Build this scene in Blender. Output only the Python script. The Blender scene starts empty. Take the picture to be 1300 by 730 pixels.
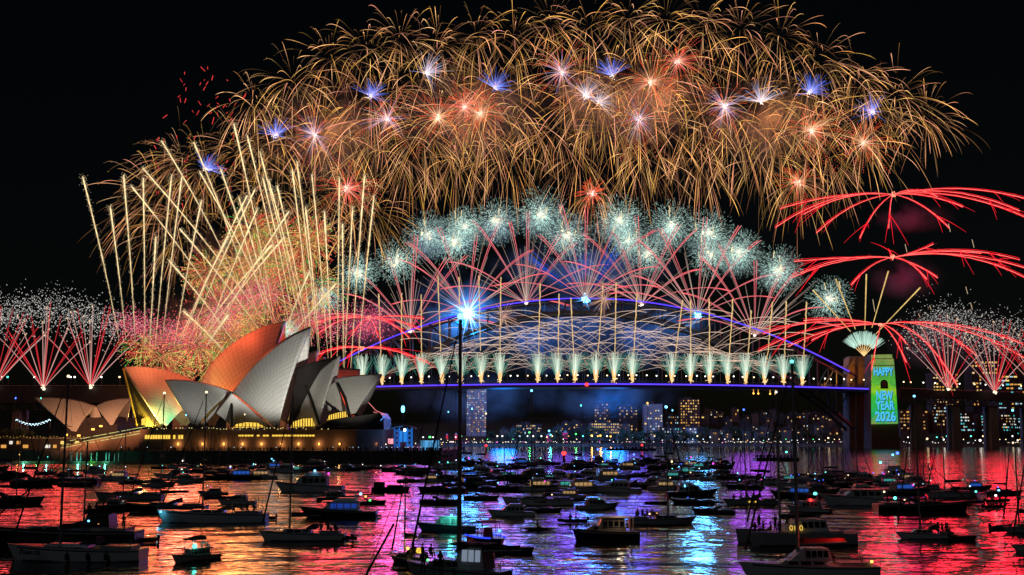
import bpy, bmesh, math, random
import numpy as np
from mathutils import Vector, Matrix

# ------------------------------------------------------------------ camera, sky, sun, exposure
C = bpy.context.scene
COL = C.collection
R = math.radians
TILT = R(7.42)
FPX = 1443.0
CAM_H = 12.0
cd = bpy.data.cameras.new('camera')
cam = bpy.data.objects.new('camera', cd)
COL.objects.link(cam)
cam.location = (0, 0, CAM_H)
cam.rotation_euler = (math.pi / 2 + TILT, 0, 0)
cd.sensor_width = 36.0
cd.lens = FPX / 1300 * 36.0
cd.clip_start = 1.0
cd.clip_end = 30000
C.camera = cam

world = bpy.data.worlds.new('World')
C.world = world
world.use_nodes = True
wn = world.node_tree
sky = wn.nodes.new('ShaderNodeTexSky')
sky.sky_type = 'NISHITA'
sky.sun_disc = False
sky.sun_elevation = R(12)
sky.sun_rotation = R(200)
bg = wn.nodes['Background']
bg.inputs['Strength'].default_value = 0.00045
wn.links.new(sky.outputs[0], bg.inputs[0])

sd = bpy.data.lights.new('ambient_sun', 'SUN')  # faint sun lamp added for ambient light and paler hulls
sd.energy = 0.042
sd.angle = R(0.5)
sd.color = (0.75, 0.85, 1.0)
ambient_sun = bpy.data.objects.new('ambient_sun', sd)
ambient_sun.rotation_euler = (R(58), 0, R(-28))
COL.objects.link(ambient_sun)

C.view_settings.view_transform = 'Standard'
C.view_settings.look = 'None'
C.view_settings.exposure = 0.0
C.view_settings.gamma = 1.0
C.view_settings.use_curve_mapping = False
C.cycles.max_bounces = 6
C.cycles.diffuse_bounces = 2
C.cycles.glossy_bounces = 3
C.cycles.volume_bounces = 0
C.cycles.volume_step_rate = 2.0
C.cycles.volume_max_steps = 64
C.cycles.transparent_max_bounces = 12
C.cycles.sample_clamp_indirect = 6.0
C.cycles.use_denoising = True
C.cycles.denoising_input_passes = 'RGB_ALBEDO_NORMAL'

# ------------------------------------------------------------------ helpers
_F = Vector((0, math.cos(TILT), math.sin(TILT)))
_U = Vector((0, -math.sin(TILT), math.cos(TILT)))
_O = Vector((0, 0, CAM_H))


def ray(px, py):
    return _F + Vector((1, 0, 0)) * ((px - 650) / FPX) + _U * ((365 - py) / FPX)


def at(px, py, Y):
    d = ray(px, py)
    return _O + d * (Y / d.y)


def on_water(px, py, z=0.0):
    d = ray(px, py)
    return _O + d * ((z - CAM_H) / d.z)


def ppm(Y):
    return FPX / Y


class MB:
    """collects shapes and links them as one mesh object"""

    def __init__(self):
        self.v = []
        self.f = []

    def add(self, verts, faces):
        n = len(self.v)
        self.v += [tuple(p) for p in verts]
        self.f += [tuple(i + n for i in f) for f in faces]

    def box(self, c, s, rz=0.0, top=1.0):
        sx, sy, sz = s[0] / 2, s[1] / 2, s[2] / 2
        vs = []
        ca, sa = math.cos(rz), math.sin(rz)
        for z, k in ((-sz, 1.0), (sz, top)):
            for x, y in ((-sx, -sy), (sx, -sy), (sx, sy), (-sx, sy)):
                x, y = x * k, y * k
                vs.append((c[0] + x * ca - y * sa, c[1] + x * sa + y * ca, c[2] + z))
        self.add(vs, [(0, 3, 2, 1), (4, 5, 6, 7), (0, 1, 5, 4), (1, 2, 6, 5), (2, 3, 7, 6), (3, 0, 4, 7)])

    def tube(self, p0, p1, r0, r1=None, n=6, cap=True):
        r1 = r0 if r1 is None else r1
        p0, p1 = Vector(p0), Vector(p1)
        d = (p1 - p0)
        if d.length < 1e-6:
            return
        d.normalize()
        a = d.cross(Vector((0, 0, 1)) if abs(d.z) < 0.9 else Vector((1, 0, 0))).normalized()
        b = d.cross(a)
        vs = []
        for p, r in ((p0, r0), (p1, r1)):
            for i in range(n):
                t = 2 * math.pi * i / n
                vs.append(p + a * (r * math.cos(t)) + b * (r * math.sin(t)))
        fs = [(i, (i + 1) % n, n + (i + 1) % n, n + i) for i in range(n)]
        if cap:
            fs += [tuple(range(n))[::-1], tuple(range(n, 2 * n))]
        self.add(vs, fs)

    def path(self, pts, r, n=5):
        for a, b in zip(pts[:-1], pts[1:]):
            self.tube(a, b, r, r, n)

    def loft(self, rings, cap=True, closed=True):
        n = len(rings[0])
        vs = [p for r in rings for p in r]
        fs = []
        for k in range(len(rings) - 1):
            for i in range(n if closed else n - 1):
                j = (i + 1) % n
                fs.append((k * n + i, k * n + j, (k + 1) * n + j, (k + 1) * n + i))
        if cap:
            fs.append(tuple(range(n))[::-1])
            fs.append(tuple(range((len(rings) - 1) * n, len(rings) * n)))
        self.add(vs, fs)

    def ball(self, c, r, n=8, m=5, sz=1.0):
        rings = []
        for j in range(1, m):
            ph = math.pi * j / m
            rings.append([(c[0] + r * math.sin(ph) * math.cos(2 * math.pi * i / n),
                           c[1] + r * math.sin(ph) * math.sin(2 * math.pi * i / n),
                           c[2] - r * sz * math.cos(ph)) for i in range(n)])
        self.loft(rings)

    def prism(self, poly, y0, y1):
        """polygon in x,z extruded along y"""
        n = len(poly)
        vs = [(x, y0, z) for x, z in poly] + [(x, y1, z) for x, z in poly]
        fs = [tuple(range(n)), tuple(range(n, 2 * n))[::-1]]
        fs += [(i, n + i, n + (i + 1) % n, (i + 1) % n) for i in range(n)]
        self.add(vs, fs)

    def data(self, name, mat, smooth=False):
        me = bpy.data.meshes.new(name)
        me.from_pydata(self.v, [], self.f)
        bm = bmesh.new()
        bm.from_mesh(me)
        bmesh.ops.recalc_face_normals(bm, faces=bm.faces)
        bm.to_mesh(me)
        bm.free()
        if smooth:
            me.shade_smooth()
        if mat:
            me.materials.append(mat)
        return me

    def build(self, name, mat, parent=None, smooth=False):
        return link(name, self.data(name, mat, smooth), parent)


def link(name, me, parent=None):
    o = bpy.data.objects.new(name, me)
    COL.objects.link(o)
    if parent is not None:
        o.parent = parent
    return o


def tag(o, label, cat, group=None, kind=None):
    o['label'] = label
    o['category'] = cat
    if group:
        o['group'] = group
    if kind:
        o['kind'] = kind
    return o


def setting(o, kind='structure'):
    o['kind'] = kind
    return o


def empty(name, loc=(0, 0, 0), rz=0.0):
    o = bpy.data.objects.new(name, None)
    o.empty_display_size = 0.5
    COL.objects.link(o)
    o.location = loc
    o.rotation_euler = (0, 0, rz)
    return o


_kids = {}


def copy_tree(o, parent=None):
    c = o.copy()
    COL.objects.link(c)
    if parent is not None:
        c.parent = parent
    for ch in [k for k in o.children]:
        copy_tree(ch, c)
    return c


# ------------------------------------------------------------------ materials
def pbr(name, col, rough=0.6, metal=0.0, var=0.25, scale=3.0, bump=0.0, spec=0.5):
    m = bpy.data.materials.new(name)
    m.use_nodes = True
    nt = m.node_tree
    b = nt.nodes['Principled BSDF']
    b.inputs['Roughness'].default_value = rough
    b.inputs['Metallic'].default_value = metal
    b.inputs['Specular IOR Level'].default_value = spec
    tc = nt.nodes.new('ShaderNodeTexCoord')
    no = nt.nodes.new('ShaderNodeTexNoise')
    no.inputs['Scale'].default_value = scale
    no.inputs['Detail'].default_value = 4
    nt.links.new(tc.outputs['Object'], no.inputs['Vector'])
    mx = nt.nodes.new('ShaderNodeMix')
    mx.data_type = 'RGBA'
    mx.inputs[6].default_value = (*[c * (1 - var) for c in col], 1)
    mx.inputs[7].default_value = (*[min(1, c * (1 + var)) for c in col], 1)
    nt.links.new(no.outputs[0], mx.inputs[0])
    nt.links.new(mx.outputs[2], b.inputs['Base Color'])
    if bump:
        bp = nt.nodes.new('ShaderNodeBump')
        bp.inputs['Strength'].default_value = bump
        nt.links.new(no.outputs[0], bp.inputs['Height'])
        nt.links.new(bp.outputs[0], b.inputs['Normal'])
    return m


def glow(name, col, strength, sampled=False):
    m = bpy.data.materials.new(name)
    m.use_nodes = True
    nt = m.node_tree
    nt.nodes.remove(nt.nodes['Principled BSDF'])
    e = nt.nodes.new('ShaderNodeEmission')
    e.inputs[0].default_value = (*col, 1)
    e.inputs[1].default_value = strength
    nt.links.new(e.outputs[0], nt.nodes['Material Output'].inputs[0])
    m.cycles.emission_sampling = 'AUTO' if sampled else 'NONE'
    return m


def lamp(name, loc, power, col, radius=1.0, parent=None):
    l = bpy.data.lights.new(name, 'POINT')
    l.energy = power
    l.color = col
    l.shadow_soft_size = radius
    o = bpy.data.objects.new(name, l)
    o.location = loc
    COL.objects.link(o)
    if parent is not None:
        o.parent = parent
    return o


def spot(name, loc, to, power, col, ang=40, blend=0.6, radius=0.6):
    l = bpy.data.lights.new(name, 'SPOT')
    l.energy = power
    l.color = col
    l.spot_size = R(ang)
    l.spot_blend = blend
    l.shadow_soft_size = radius
    o = bpy.data.objects.new(name, l)
    o.location = loc
    o.rotation_euler = (Vector(to) - Vector(loc)).to_track_quat('-Z', 'Y').to_euler()
    COL.objects.link(o)
    return o


M = {}
M['steel'] = pbr('dark_steel', (0.045, 0.047, 0.055), 0.55, 0.3, scale=0.6)
M['granite'] = pbr('granite', (0.30, 0.22, 0.15), 0.8, scale=0.35, bump=0.2)
M['dark_granite'] = pbr('dark_granite', (0.13, 0.085, 0.06), 0.8, scale=0.35, bump=0.2)
M['concrete'] = pbr('concrete', (0.22, 0.20, 0.18), 0.85, scale=0.5, bump=0.1)
M['seawall'] = pbr('seawall', (0.10, 0.085, 0.08), 0.85, scale=0.4, bump=0.2)
M['podium'] = pbr('podium_granite', (0.20, 0.12, 0.08), 0.75, scale=0.25, bump=0.1)
M['paving'] = pbr('paving', (0.18, 0.14, 0.12), 0.8, scale=0.3)
M['soil'] = pbr('dark_earth', (0.05, 0.06, 0.04), 0.95, scale=0.03)
M['leaf'] = pbr('leaf', (0.045, 0.07, 0.03), 0.8, scale=0.6)
M['bark'] = pbr('bark', (0.08, 0.06, 0.045), 0.9, scale=2)
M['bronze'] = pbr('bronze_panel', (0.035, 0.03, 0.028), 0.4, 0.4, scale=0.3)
M['white_paint'] = pbr('white_gelcoat', (0.72, 0.74, 0.76), 0.3, scale=0.7, var=0.08)
M['grey_paint'] = pbr('grey_gelcoat', (0.38, 0.40, 0.43), 0.35, scale=0.7, var=0.1)
M['dark_paint'] = pbr('dark_gelcoat', (0.02, 0.022, 0.03), 0.3, scale=0.7, var=0.15)
M['navy_paint'] = pbr('navy_gelcoat', (0.012, 0.02, 0.055), 0.25, scale=0.7, var=0.15)
M['teal_paint'] = pbr('teal_gelcoat', (0.10, 0.24, 0.24), 0.35, scale=0.7, var=0.15)
M['cream_paint'] = pbr('cream_gelcoat', (0.62, 0.5, 0.36), 0.35, scale=0.7, var=0.1)
M['antifoul'] = pbr('boot_stripe_paint', (0.03, 0.035, 0.06), 0.5, scale=1)
M['deck'] = pbr('teak_deck', (0.22, 0.15, 0.09), 0.7, scale=3)
M['canvas'] = pbr('dark_canvas', (0.03, 0.035, 0.05), 0.85, scale=2, bump=0.2)
M['tan_canvas'] = pbr('tan_canvas', (0.35, 0.25, 0.14), 0.85, scale=2, bump=0.2)
M['red_canvas'] = pbr('red_canvas', (0.45, 0.03, 0.03), 0.8, scale=2, bump=0.2)
M['alloy'] = pbr('mast_alloy', (0.32, 0.32, 0.34), 0.4, 0.4, scale=2)
M['wire'] = pbr('rigging_wire', (0.10, 0.10, 0.11), 0.4, 0.5, scale=4)
M['glass'] = pbr('dark_glass', (0.01, 0.012, 0.016), 0.08, 0.0, scale=0.8)
M['rubber'] = pbr('black_rubber', (0.015, 0.015, 0.017), 0.6, scale=3)
M['wall_dark'] = pbr('dark_render', (0.045, 0.04, 0.04), 0.85, scale=0.15)
M['wall_mid'] = pbr('grey_render', (0.12, 0.115, 0.115), 0.85, scale=0.15)
M['wall_pale'] = pbr('pale_render', (0.36, 0.36, 0.39), 0.8, scale=0.15)
M['wall_brick'] = pbr('brick_render', (0.12, 0.07, 0.05), 0.85, scale=0.2)
G = {}
G['warm'] = glow('warm_lamp', (1, 0.72, 0.38), 3.0)
G['white'] = glow('white_lamp', (1, 0.95, 0.85), 3.0)
G['cool'] = glow('cool_lamp', (0.6, 0.85, 1.0), 3.0)
G['teal'] = glow('teal_lamp', (0.12, 0.95, 0.75), 3.0)
G['cyan'] = glow('cyan_lamp', (0.15, 0.6, 1.0), 4.0)
G['blue'] = glow('blue_lamp', (0.05, 0.12, 1.0), 5.0)
G['red'] = glow('red_lamp', (1.0, 0.03, 0.03), 4.0)
G['green'] = glow('green_lamp', (0.1, 1.0, 0.2), 2.5)
G['amber'] = glow('amber_lamp', (1.0, 0.45, 0.08), 3.5)
G['magenta'] = glow('magenta_lamp', (1.0, 0.05, 0.7), 3.0)
G['yellow'] = glow('yellow_lit_glass', (1.0, 0.62, 0.08), 1.2)
G['ledstrip'] = glow('blue_led_strip', (0.10, 0.05, 1.0), 1.6)

# firework light: each vertex of a trail carries the colour of the burning star
fm = bpy.data.materials.new('burning_star')
fm.use_nodes = True
nt = fm.node_tree
nt.nodes.remove(nt.nodes['Principled BSDF'])
e_ = nt.nodes.new('ShaderNodeEmission')
a_ = nt.nodes.new('ShaderNodeAttribute')
a_.attribute_name = 'burn_colour'
nt.links.new(a_.outputs['Color'], e_.inputs[0])
nt.links.new(e_.outputs[0], nt.nodes['Material Output'].inputs[0])
fm.cycles.emission_sampling = 'NONE'
M['flame'] = fm

# ------------------------------------------------------------------ water, haze, land
wm = bpy.data.materials.new('harbour_water')
wm.use_nodes = True
nt = wm.node_tree
b = nt.nodes['Principled BSDF']
b.inputs['Base Color'].default_value = (0.004, 0.006, 0.012, 1)
b.inputs['Roughness'].default_value = 0.10
b.inputs['IOR'].default_value = 1.33
tc = nt.nodes.new('ShaderNodeTexCoord')
mp = nt.nodes.new('ShaderNodeMapping')
mp.inputs['Scale'].default_value = (0.55, 1.0, 1)
nt.links.new(tc.outputs['Object'], mp.inputs['Vector'])
n1 = nt.nodes.new('ShaderNodeTexNoise')
n1.inputs['Scale'].default_value = 0.11
n1.inputs['Detail'].default_value = 4.5
n1.inputs['Roughness'].default_value = 0.52
n1.inputs['Distortion'].default_value = 0.3
nt.links.new(mp.outputs[0], n1.inputs['Vector'])
bp = nt.nodes.new('ShaderNodeBump')
bp.inputs['Strength'].default_value = 1.0
bp.inputs['Distance'].default_value = 1.1
nt.links.new(n1.outputs[0], bp.inputs['Height'])
nt.links.new(bp.outputs[0], b.inputs['Normal'])
mb = MB()
mb.add([(-2080, -95, 0), (2080, -95, 0), (2080, 2590, 0), (-2080, 2590, 0)], [(0, 1, 2, 3)])
setting(mb.build('harbour_water', wm))

def smooth(a, b_, x):
    t = max(0.0, min(1.0, (x - a) / (b_ - a)))
    return t * t * (3 - 2 * t)


def land_h(x, y):
    """height of the far shores: a low hill north of the bridge and the city point on the other side"""
    n = math.sin(x * 0.011 + 1.3) * 4 + math.sin(y * 0.013 + x * 0.004) * 4
    edge = 1265 - 70 * smooth(180, 420, x) + 30 * math.sin(x * 0.006)
    h = smooth(0, 40, y - edge) * 2.6 + smooth(60, 640, y - edge) * (34 + n + 10 * smooth(-100, 500, x))
    return h


mb = MB()
xs = [-1100 + i * 40 for i in range(76)]
ys = [1150 + j * 22 for j in range(46)]
vs = [(x, y, land_h(x, y) - 0.6) for y in ys for x in xs]
fs = [(j * 76 + i, j * 76 + i + 1, (j + 1) * 76 + i + 1, (j + 1) * 76 + i) for j in range(45) for i in range(75)]
mb.add(vs, fs)
setting(mb.build('north_shore_hill', M['soil'], smooth=True))
# ------------------------------------------------------------------ steel arch bridge
BY = 1130.0
S = BY / FPX * 1.0


def bx(px):
    return (px - 650) * BY / FPX * 1.012


def P(px, py, Y=BY):
    return at(px, py, Y)


def top_py(px):
    return 381 + 92 * ((px - 741) / 331.0) ** 2


def low_py(px):
    return 397 + 153 * ((px - 741) / 344.0) ** 2


def deck_py(px):
    return 487.5 + 6.0 * ((px - 741) / 350.0) ** 2


bridge = empty('steel_arch_bridge', (P(741, 487).x, BY, 0))
bo = Vector((P(741, 487).x, BY, 0))
tag(bridge, 'dark steel arch bridge outlined by blue light strips over the harbour', 'bridge')


def bpart(name, m, mat):
    return m.build(name, mat, bridge)


def loc(p, dy=0.0):
    p = Vector(p) - bo
    p.y += dy
    return p


pxs = [741 + (i - 14) * 24.3 for i in range(29)]
for dy in (-15.0, 15.0):
    m = MB()
    for a, b2 in zip(pxs[:-1], pxs[1:]):
        for f0, r in ((top_py, 1.3), (low_py, 1.6)):
            m.tube(loc(P(a, f0(a)), dy), loc(P(b2, f0(b2)), dy), r, r, 4)
    bpart('arch_chord', m, M['steel'])
    m = MB()
    for i, a in enumerate(pxs):
        m.tube(loc(P(a, top_py(a)), dy), loc(P(a, low_py(a)), dy), 0.75, 0.75, 4)
        if i < 28:
            b2 = pxs[i + 1]
            if i < 14:
                m.tube(loc(P(a, top_py(a)), dy), loc(P(b2, low_py(b2)), dy), 0.7, 0.7, 4)
            else:
                m.tube(loc(P(a, low_py(a)), dy), loc(P(b2, top_py(b2)), dy), 0.7, 0.7, 4)
    bpart('lattice_web', m, M['steel'])
m = MB()
for a in pxs[1:-1]:
    for f0 in (top_py, low_py):
        m.tube(loc(P(a, f0(a)), -15), loc(P(a, f0(a)), 15), 0.35, 0.35, 4)
bpart('cross_bracing', m, M['steel'])
for a in pxs[1:-1]:
    m = MB()
    z0 = P(a, deck_py(a))
    z1 = P(a, low_py(a))
    if abs(z0.z - z1.z) > 3:
        for dy in (-15, 15):
            m.tube(loc(z0, dy), loc(z1, dy), 0.28, 0.28, 4)
        bpart('hanger', m, M['steel'])
m = MB()
dpx = [380 + i * 24 for i in range(31)]
for a, b2 in zip(dpx[:-1], dpx[1:]):
    p, q = loc(P(a, deck_py(a))), loc(P(b2, deck_py(b2)))
    vs = []
    for t in (p, q):
        vs += [(t.x, -21, t.z - 4), (t.x, 21, t.z - 4), (t.x, 21, t.z + 0.2), (t.x, -21, t.z + 0.2)]
    m.add(vs, [(0, 1, 5, 4), (1, 2, 6, 5), (2, 3, 7, 6), (3, 0, 4, 7)])
bpart('deck', m, M['steel'])
m = MB()
for a, b2 in zip(dpx[:-1], dpx[1:]):
    p, q = loc(P(a, deck_py(a))), loc(P(b2, deck_py(b2)))
    for h in (1.2, 2.2):
        m.tube((p.x, -21, p.z + h), (q.x, -21, q.z + h), 0.14, 0.14, 4)
    for k in range(6):
        t = p.lerp(q, k / 6)
        m.tube((t.x, -21, t.z), (t.x, -21, t.z + 2.2), 0.12, 0.12, 4)
bpart('parapet_railing', m, M['steel'])
m = MB()
for a, b2 in zip(dpx[:-1], dpx[1:]):
    p, q = loc(P(a, deck_py(a) + 1.2)), loc(P(b2, deck_py(b2) + 1.2))
    m.tube((p.x, -21.6, p.z), (q.x, -21.6, q.z), 0.75, 0.75, 6, False)
bpart('deck_light_strip', m, G['ledstrip'])
m = MB()
ax = [400 + i * 8 for i in range(85)]
for a, b2 in zip(ax[:-1], ax[1:]):
    m.tube(loc(P(a, top_py(a)), -16.5), loc(P(b2, top_py(b2)), -16.5), 0.62, 0.62, 6, False)
bpart('arch_light_strip', m, G['ledstrip'])
m = MB()
m.ball(loc(P(743, 489.5), -22.5), 1.8, 10, 6)
bpart('navigation_lamp', m, G['red'])
for px in (455, 464, 469, 955, 961, 976, 983):
    m = MB()
    p = loc(P(px, deck_py(px) + (10 if px < 500 else 10)), -6)
    m.tube(p, p + Vector((0, 0, 6)), 0.12)
    m.ball(p, 0.9, 8, 5)
    bpart('span_lamp', m, G['amber'])

# lamp standards along the deck
m = MB()
m.tube((0, 0, 0), (0, 0, 7.2), 0.22, 0.14, 6)
m.tube((0, 0, 7.2), (0, -1.4, 7.6), 0.12, 0.1, 5)
lp_post = m.data('post', M['steel'])
m = MB()
m.ball((0, -1.5, 7.6), 0.75, 8, 5)
lp_head = {k: m.data('lamp_globe', G[k]) for k in ('warm', 'white', 'cool', 'teal', 'amber', 'cyan', 'green')}


def street_lamp(p, tone, label, group, scale=1.0, name='street_lamp'):
    e = empty(name, p)
    e.scale = (scale,) * 3
    link('post', lp_post, e)
    link('lamp_globe', lp_head[tone], e)
    return tag(e, label, 'street lamp', group)


ORD = ['first', 'second', 'third', 'fourth', 'fifth', 'sixth', 'seventh', 'eighth', 'ninth', 'tenth', 'eleventh', 'twelfth',
       'thirteenth', 'fourteenth', 'fifteenth', 'sixteenth', 'seventeenth', 'eighteenth', 'nineteenth', 'twentieth']
TENS = {20: 'twenty', 30: 'thirty', 40: 'forty', 50: 'fifty', 60: 'sixty', 70: 'seventy', 80: 'eighty', 90: 'ninety'}


def nth(i):
    """0 -> first"""
    if i < 20:
        return ORD[i]
    t, u = divmod(i + 1, 10)
    if u == 0:
        return TENS[t * 10][:-1] + 'ieth'
    return TENS[t * 10] + '-' + ORD[u - 1]


rnd = random.Random(4)
k = 0
for i in range(52):
    px = 474 + i * 12.3 + rnd.uniform(-2.5, 2.5)
    p = P(px, deck_py(px))
    street_lamp((p.x, BY - 19 + rnd.choice((0, 8)), p.z + 0.2), rnd.choice(('warm', 'white', 'white')),
                'lamp standard on the arch bridge deck, %s from the left' % nth(k), 'lamp standards on the bridge deck')
    k += 1

# ------------------------------------------------------------------ granite pylons
def taper_tower(m, x, y, z0, z1, w0, w1, d0, d1):
    def ring(z, w, d):
        return [(x - w / 2, y - d / 2, z), (x + w / 2, y - d / 2, z), (x + w / 2, y + d / 2, z), (x - w / 2, y + d / 2, z)]
    m.loft([ring(z0, w0, d0), ring(z1, w1, d1)])


def pylon(x, y, zt, w0, w1, d, label, gm='dark_granite'):
    e = empty('granite_pylon', (x, y, 0))
    tag(e, label, 'pylon', 'granite bridge pylons')
    m = MB()
    taper_tower(m, 0, 0, -1, zt - 10, w0, w1 * 1.04, d, d * 0.9)
    m.build('shaft', M[gm], e)
    m = MB()
    taper_tower(m, 0, 0, zt - 10, zt - 8.6, w1 * 1.1, w1 * 1.1, d * 0.97, d * 0.97)
    m.build('cornice', M[gm], e)
    m = MB()
    taper_tower(m, 0, 0, zt - 8.6, zt - 1.6, w1, w1 * 0.97, d * 0.88, d * 0.86)
    taper_tower(m, 0, 0, zt - 1.6, zt, w1 * 0.86, w1 * 0.84, d * 0.74, d * 0.72)
    m.build('attic', M[gm], e)
    return e


zt = P(1118, 451, 1098).z
# near pylon carrying the projected greeting
PYN = 1098.0
cx = P(1122, 494, PYN).x
pn = pylon(cx, PYN + 13, zt + 1.5, 27.5, 20.0, 24, 'pale granite pylon with green lit face reading HAPPY NEW YEAR 2026')
pf = pylon(P(1092, 480, 1132).x, 1145, P(1092, 452, 1132).z, 25, 19, 22, 'dark granite pylon with orange lit edge beside the green greeting pylon')
pylon(P(398, 480, 1132).x, 1150, P(398, 452, 1132).z, 25, 19, 22, 'dark granite pylon at the concert hall end of the bridge')

# the greeting is a lit projection panel on the near face
pm = bpy.data.materials.new('projected_light')
pm.use_nodes = True
nt = pm.node_tree
nt.nodes.remove(nt.nodes['Principled BSDF'])
tc = nt.nodes.new('ShaderNodeTexCoord')
sx = nt.nodes.new('ShaderNodeSeparateXYZ')
nt.links.new(tc.outputs['Object'], sx.inputs[0])
no = nt.nodes.new('ShaderNodeTexNoise')
no.inputs['Scale'].default_value = 0.09
nt.links.new(tc.outputs['Object'], no.inputs['Vector'])
ma = nt.nodes.new('ShaderNodeMath')
ma.operation = 'MULTIPLY_ADD'
ma.inputs[1].default_value = 26.0
nt.links.new(no.outputs[0], ma.inputs[0])
nt.links.new(sx.outputs[2], ma.inputs[2])
mr = nt.nodes.new('ShaderNodeMapRange')
mr.inputs[1].default_value = 30
mr.inputs[2].default_value = 100
nt.links.new(ma.outputs[0], mr.inputs[0])
cr = nt.nodes.new('ShaderNodeValToRGB')
els = cr.color_ramp.elements
els[0].position = 0.0
els[0].color = (0.30, 0.30, 0.06, 1)
els[1].position = 1.0
els[1].color = (0.22, 0.30, 0.08, 1)
for ps, c in ((0.2, (0.02, 0.42, 0.12)), (0.42, (0.05, 0.50, 0.03)), (0.55, (0.30, 0.58, 0.02)), (0.68, (0.08, 0.42, 0.05)), (0.82, (0.10, 0.30, 0.06))):
    e = els.new(ps)
    e.color = (*c, 1)
nt.links.new(mr.outputs[0], cr.inputs[0])
em = nt.nodes.new('ShaderNodeEmission')
em.inputs[1].default_value = 1.15
bk = nt.nodes.new('ShaderNodeTexBrick')
bk.inputs['Color1'].default_value = (1, 1, 1, 1)
bk.inputs['Color2'].default_value = (.72, .78, .72, 1)
bk.inputs['Mortar'].default_value = (.45, .5, .45, 1)
bk.inputs['Scale'].default_value = 1.0
bk.inputs['Mortar Size'].default_value = 0.09
bk.inputs['Brick Width'].default_value = 2.6
bk.inputs['Row Height'].default_value = 1.3
cx_n = nt.nodes.new('ShaderNodeCombineXYZ')
nt.links.new(sx.outputs[0], cx_n.inputs[0])
nt.links.new(sx.outputs[2], cx_n.inputs[1])
nt.links.new(cx_n.outputs[0], bk.inputs['Vector'])
mm = nt.nodes.new('ShaderNodeMix')
mm.data_type = 'RGBA'
mm.blend_type = 'MULTIPLY'
mm.inputs[0].default_value = 1.0
nt.links.new(cr.outputs[0], mm.inputs[6])
nt.links.new(bk.outputs[0], mm.inputs[7])
nt.links.new(mm.outputs[2], em.inputs[0])
nt.links.new(em.outputs[0], nt.nodes['Material Output'].inputs[0])
pm.cycles.emission_sampling = 'NONE'


def pyl(px, py):
    p = at(px, py, PYN - 0.4)
    return (p.x - cx, p.z)


m = MB()
poly = [pyl(1106.5, 538.5), pyl(1139.8, 538), pyl(1137.2, 495), pyl(1134.2, 455), pyl(1132.5, 454.5), pyl(1132, 450), pyl(1106.5, 450.5)]
m.prism(poly, -14.4, -12.3)
pp = m.build('projection_panel', pm, pn)
# dark arched opening in the projected face
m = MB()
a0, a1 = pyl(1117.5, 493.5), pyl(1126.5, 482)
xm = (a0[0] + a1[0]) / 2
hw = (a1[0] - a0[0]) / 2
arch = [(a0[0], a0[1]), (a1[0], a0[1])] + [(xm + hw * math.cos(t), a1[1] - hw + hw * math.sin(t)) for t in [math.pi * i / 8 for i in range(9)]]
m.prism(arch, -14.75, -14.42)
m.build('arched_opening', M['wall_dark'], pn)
m = MB()
b0, b1 = pyl(1119.5, 491.5), pyl(1124.5, 484)
m.prism([(b0[0], b0[1]), (b1[0], b0[1]), (b1[0], b1[1]), (b0[0], b1[1])], -14.95, -14.78)
m.build('opening_recess', M['granite'], pn)
m = MB()
for yy in (455.5, 464):
    q0, q1 = pyl(1106.7, yy), pyl(1134.5, yy)
    m.box(((q0[0] + q1[0]) / 2, -14.6, q0[1]), (q1[0] - q0[0], 0.5, 0.7))
m.build('string_course', M['granite'], pn)
G['word'] = glow('projected_letter', (0.08, 0.56, 0.95), 1.0)
G['word_edge'] = glow('projected_letter_shadow', (0.005, 0.03, 0.16), 1.0)


def words_mesh(txt, name, cxp, py_mid, wpx, hpx, yoff, mat, parent, bold=0.02):
    cu = bpy.data.curves.new(name, 'FONT')
    cu.body = txt
    cu.align_x = 'CENTER'
    cu.align_y = 'CENTER'
    cu.offset = bold
    cu.extrude = 0.02
    tmp = bpy.data.objects.new(name, cu)
    COL.objects.link(tmp)
    bpy.context.view_layer.update()
    me = bpy.data.meshes.new_from_object(tmp.evaluated_get(bpy.context.evaluated_depsgraph_get()))
    bpy.data.objects.remove(tmp)
    co = np.array([v.co[:] for v in me.vertices])
    lo, hi = co.min(0), co.max(0)
    c = (lo + hi) / 2
    wx = wpx * PYN / FPX
    hx = hpx * PYN / FPX
    px_, pz_ = pyl(cxp, py_mid)
    out = np.zeros_like(co)
    out[:, 0] = (co[:, 0] - c[0]) / (hi[0] - lo[0]) * wx + px_
    out[:, 2] = (co[:, 1] - c[1]) / (hi[1] - lo[1]) * hx + pz_
    out[:, 1] = yoff + co[:, 2] * -4
    me.vertices.foreach_set('co', out.ravel())
    me.materials.clear()
    me.materials.append(mat)
    me.update()
    return link(name, me, parent)


for txt, cxp, cyp, w, h in (('HAPPY', 1121.0, 471.6, 25, 10.5), ('NEW', 1122.5, 502, 21, 11.5), ('YEAR', 1123, 514.6, 24, 11.5), ('2026', 1123.5, 528.6, 26, 12.5)):
    words_mesh(txt, 'letter_shadow', cxp + 0.8, cyp + 0.7, w + 0.4, h + 0.4, -14.55, G['word_edge'], pn, 0.03)
    words_mesh(txt, 'greeting_word', cxp, cyp, w, h, -14.85, G['word'], pn, 0.03)
spot('orange_flood', (pf.location.x - 60, 1090, 60), (pf.location.x - 8, 1145, 74), 3.0e5, (1, 0.38, 0.05), 30)

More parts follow.
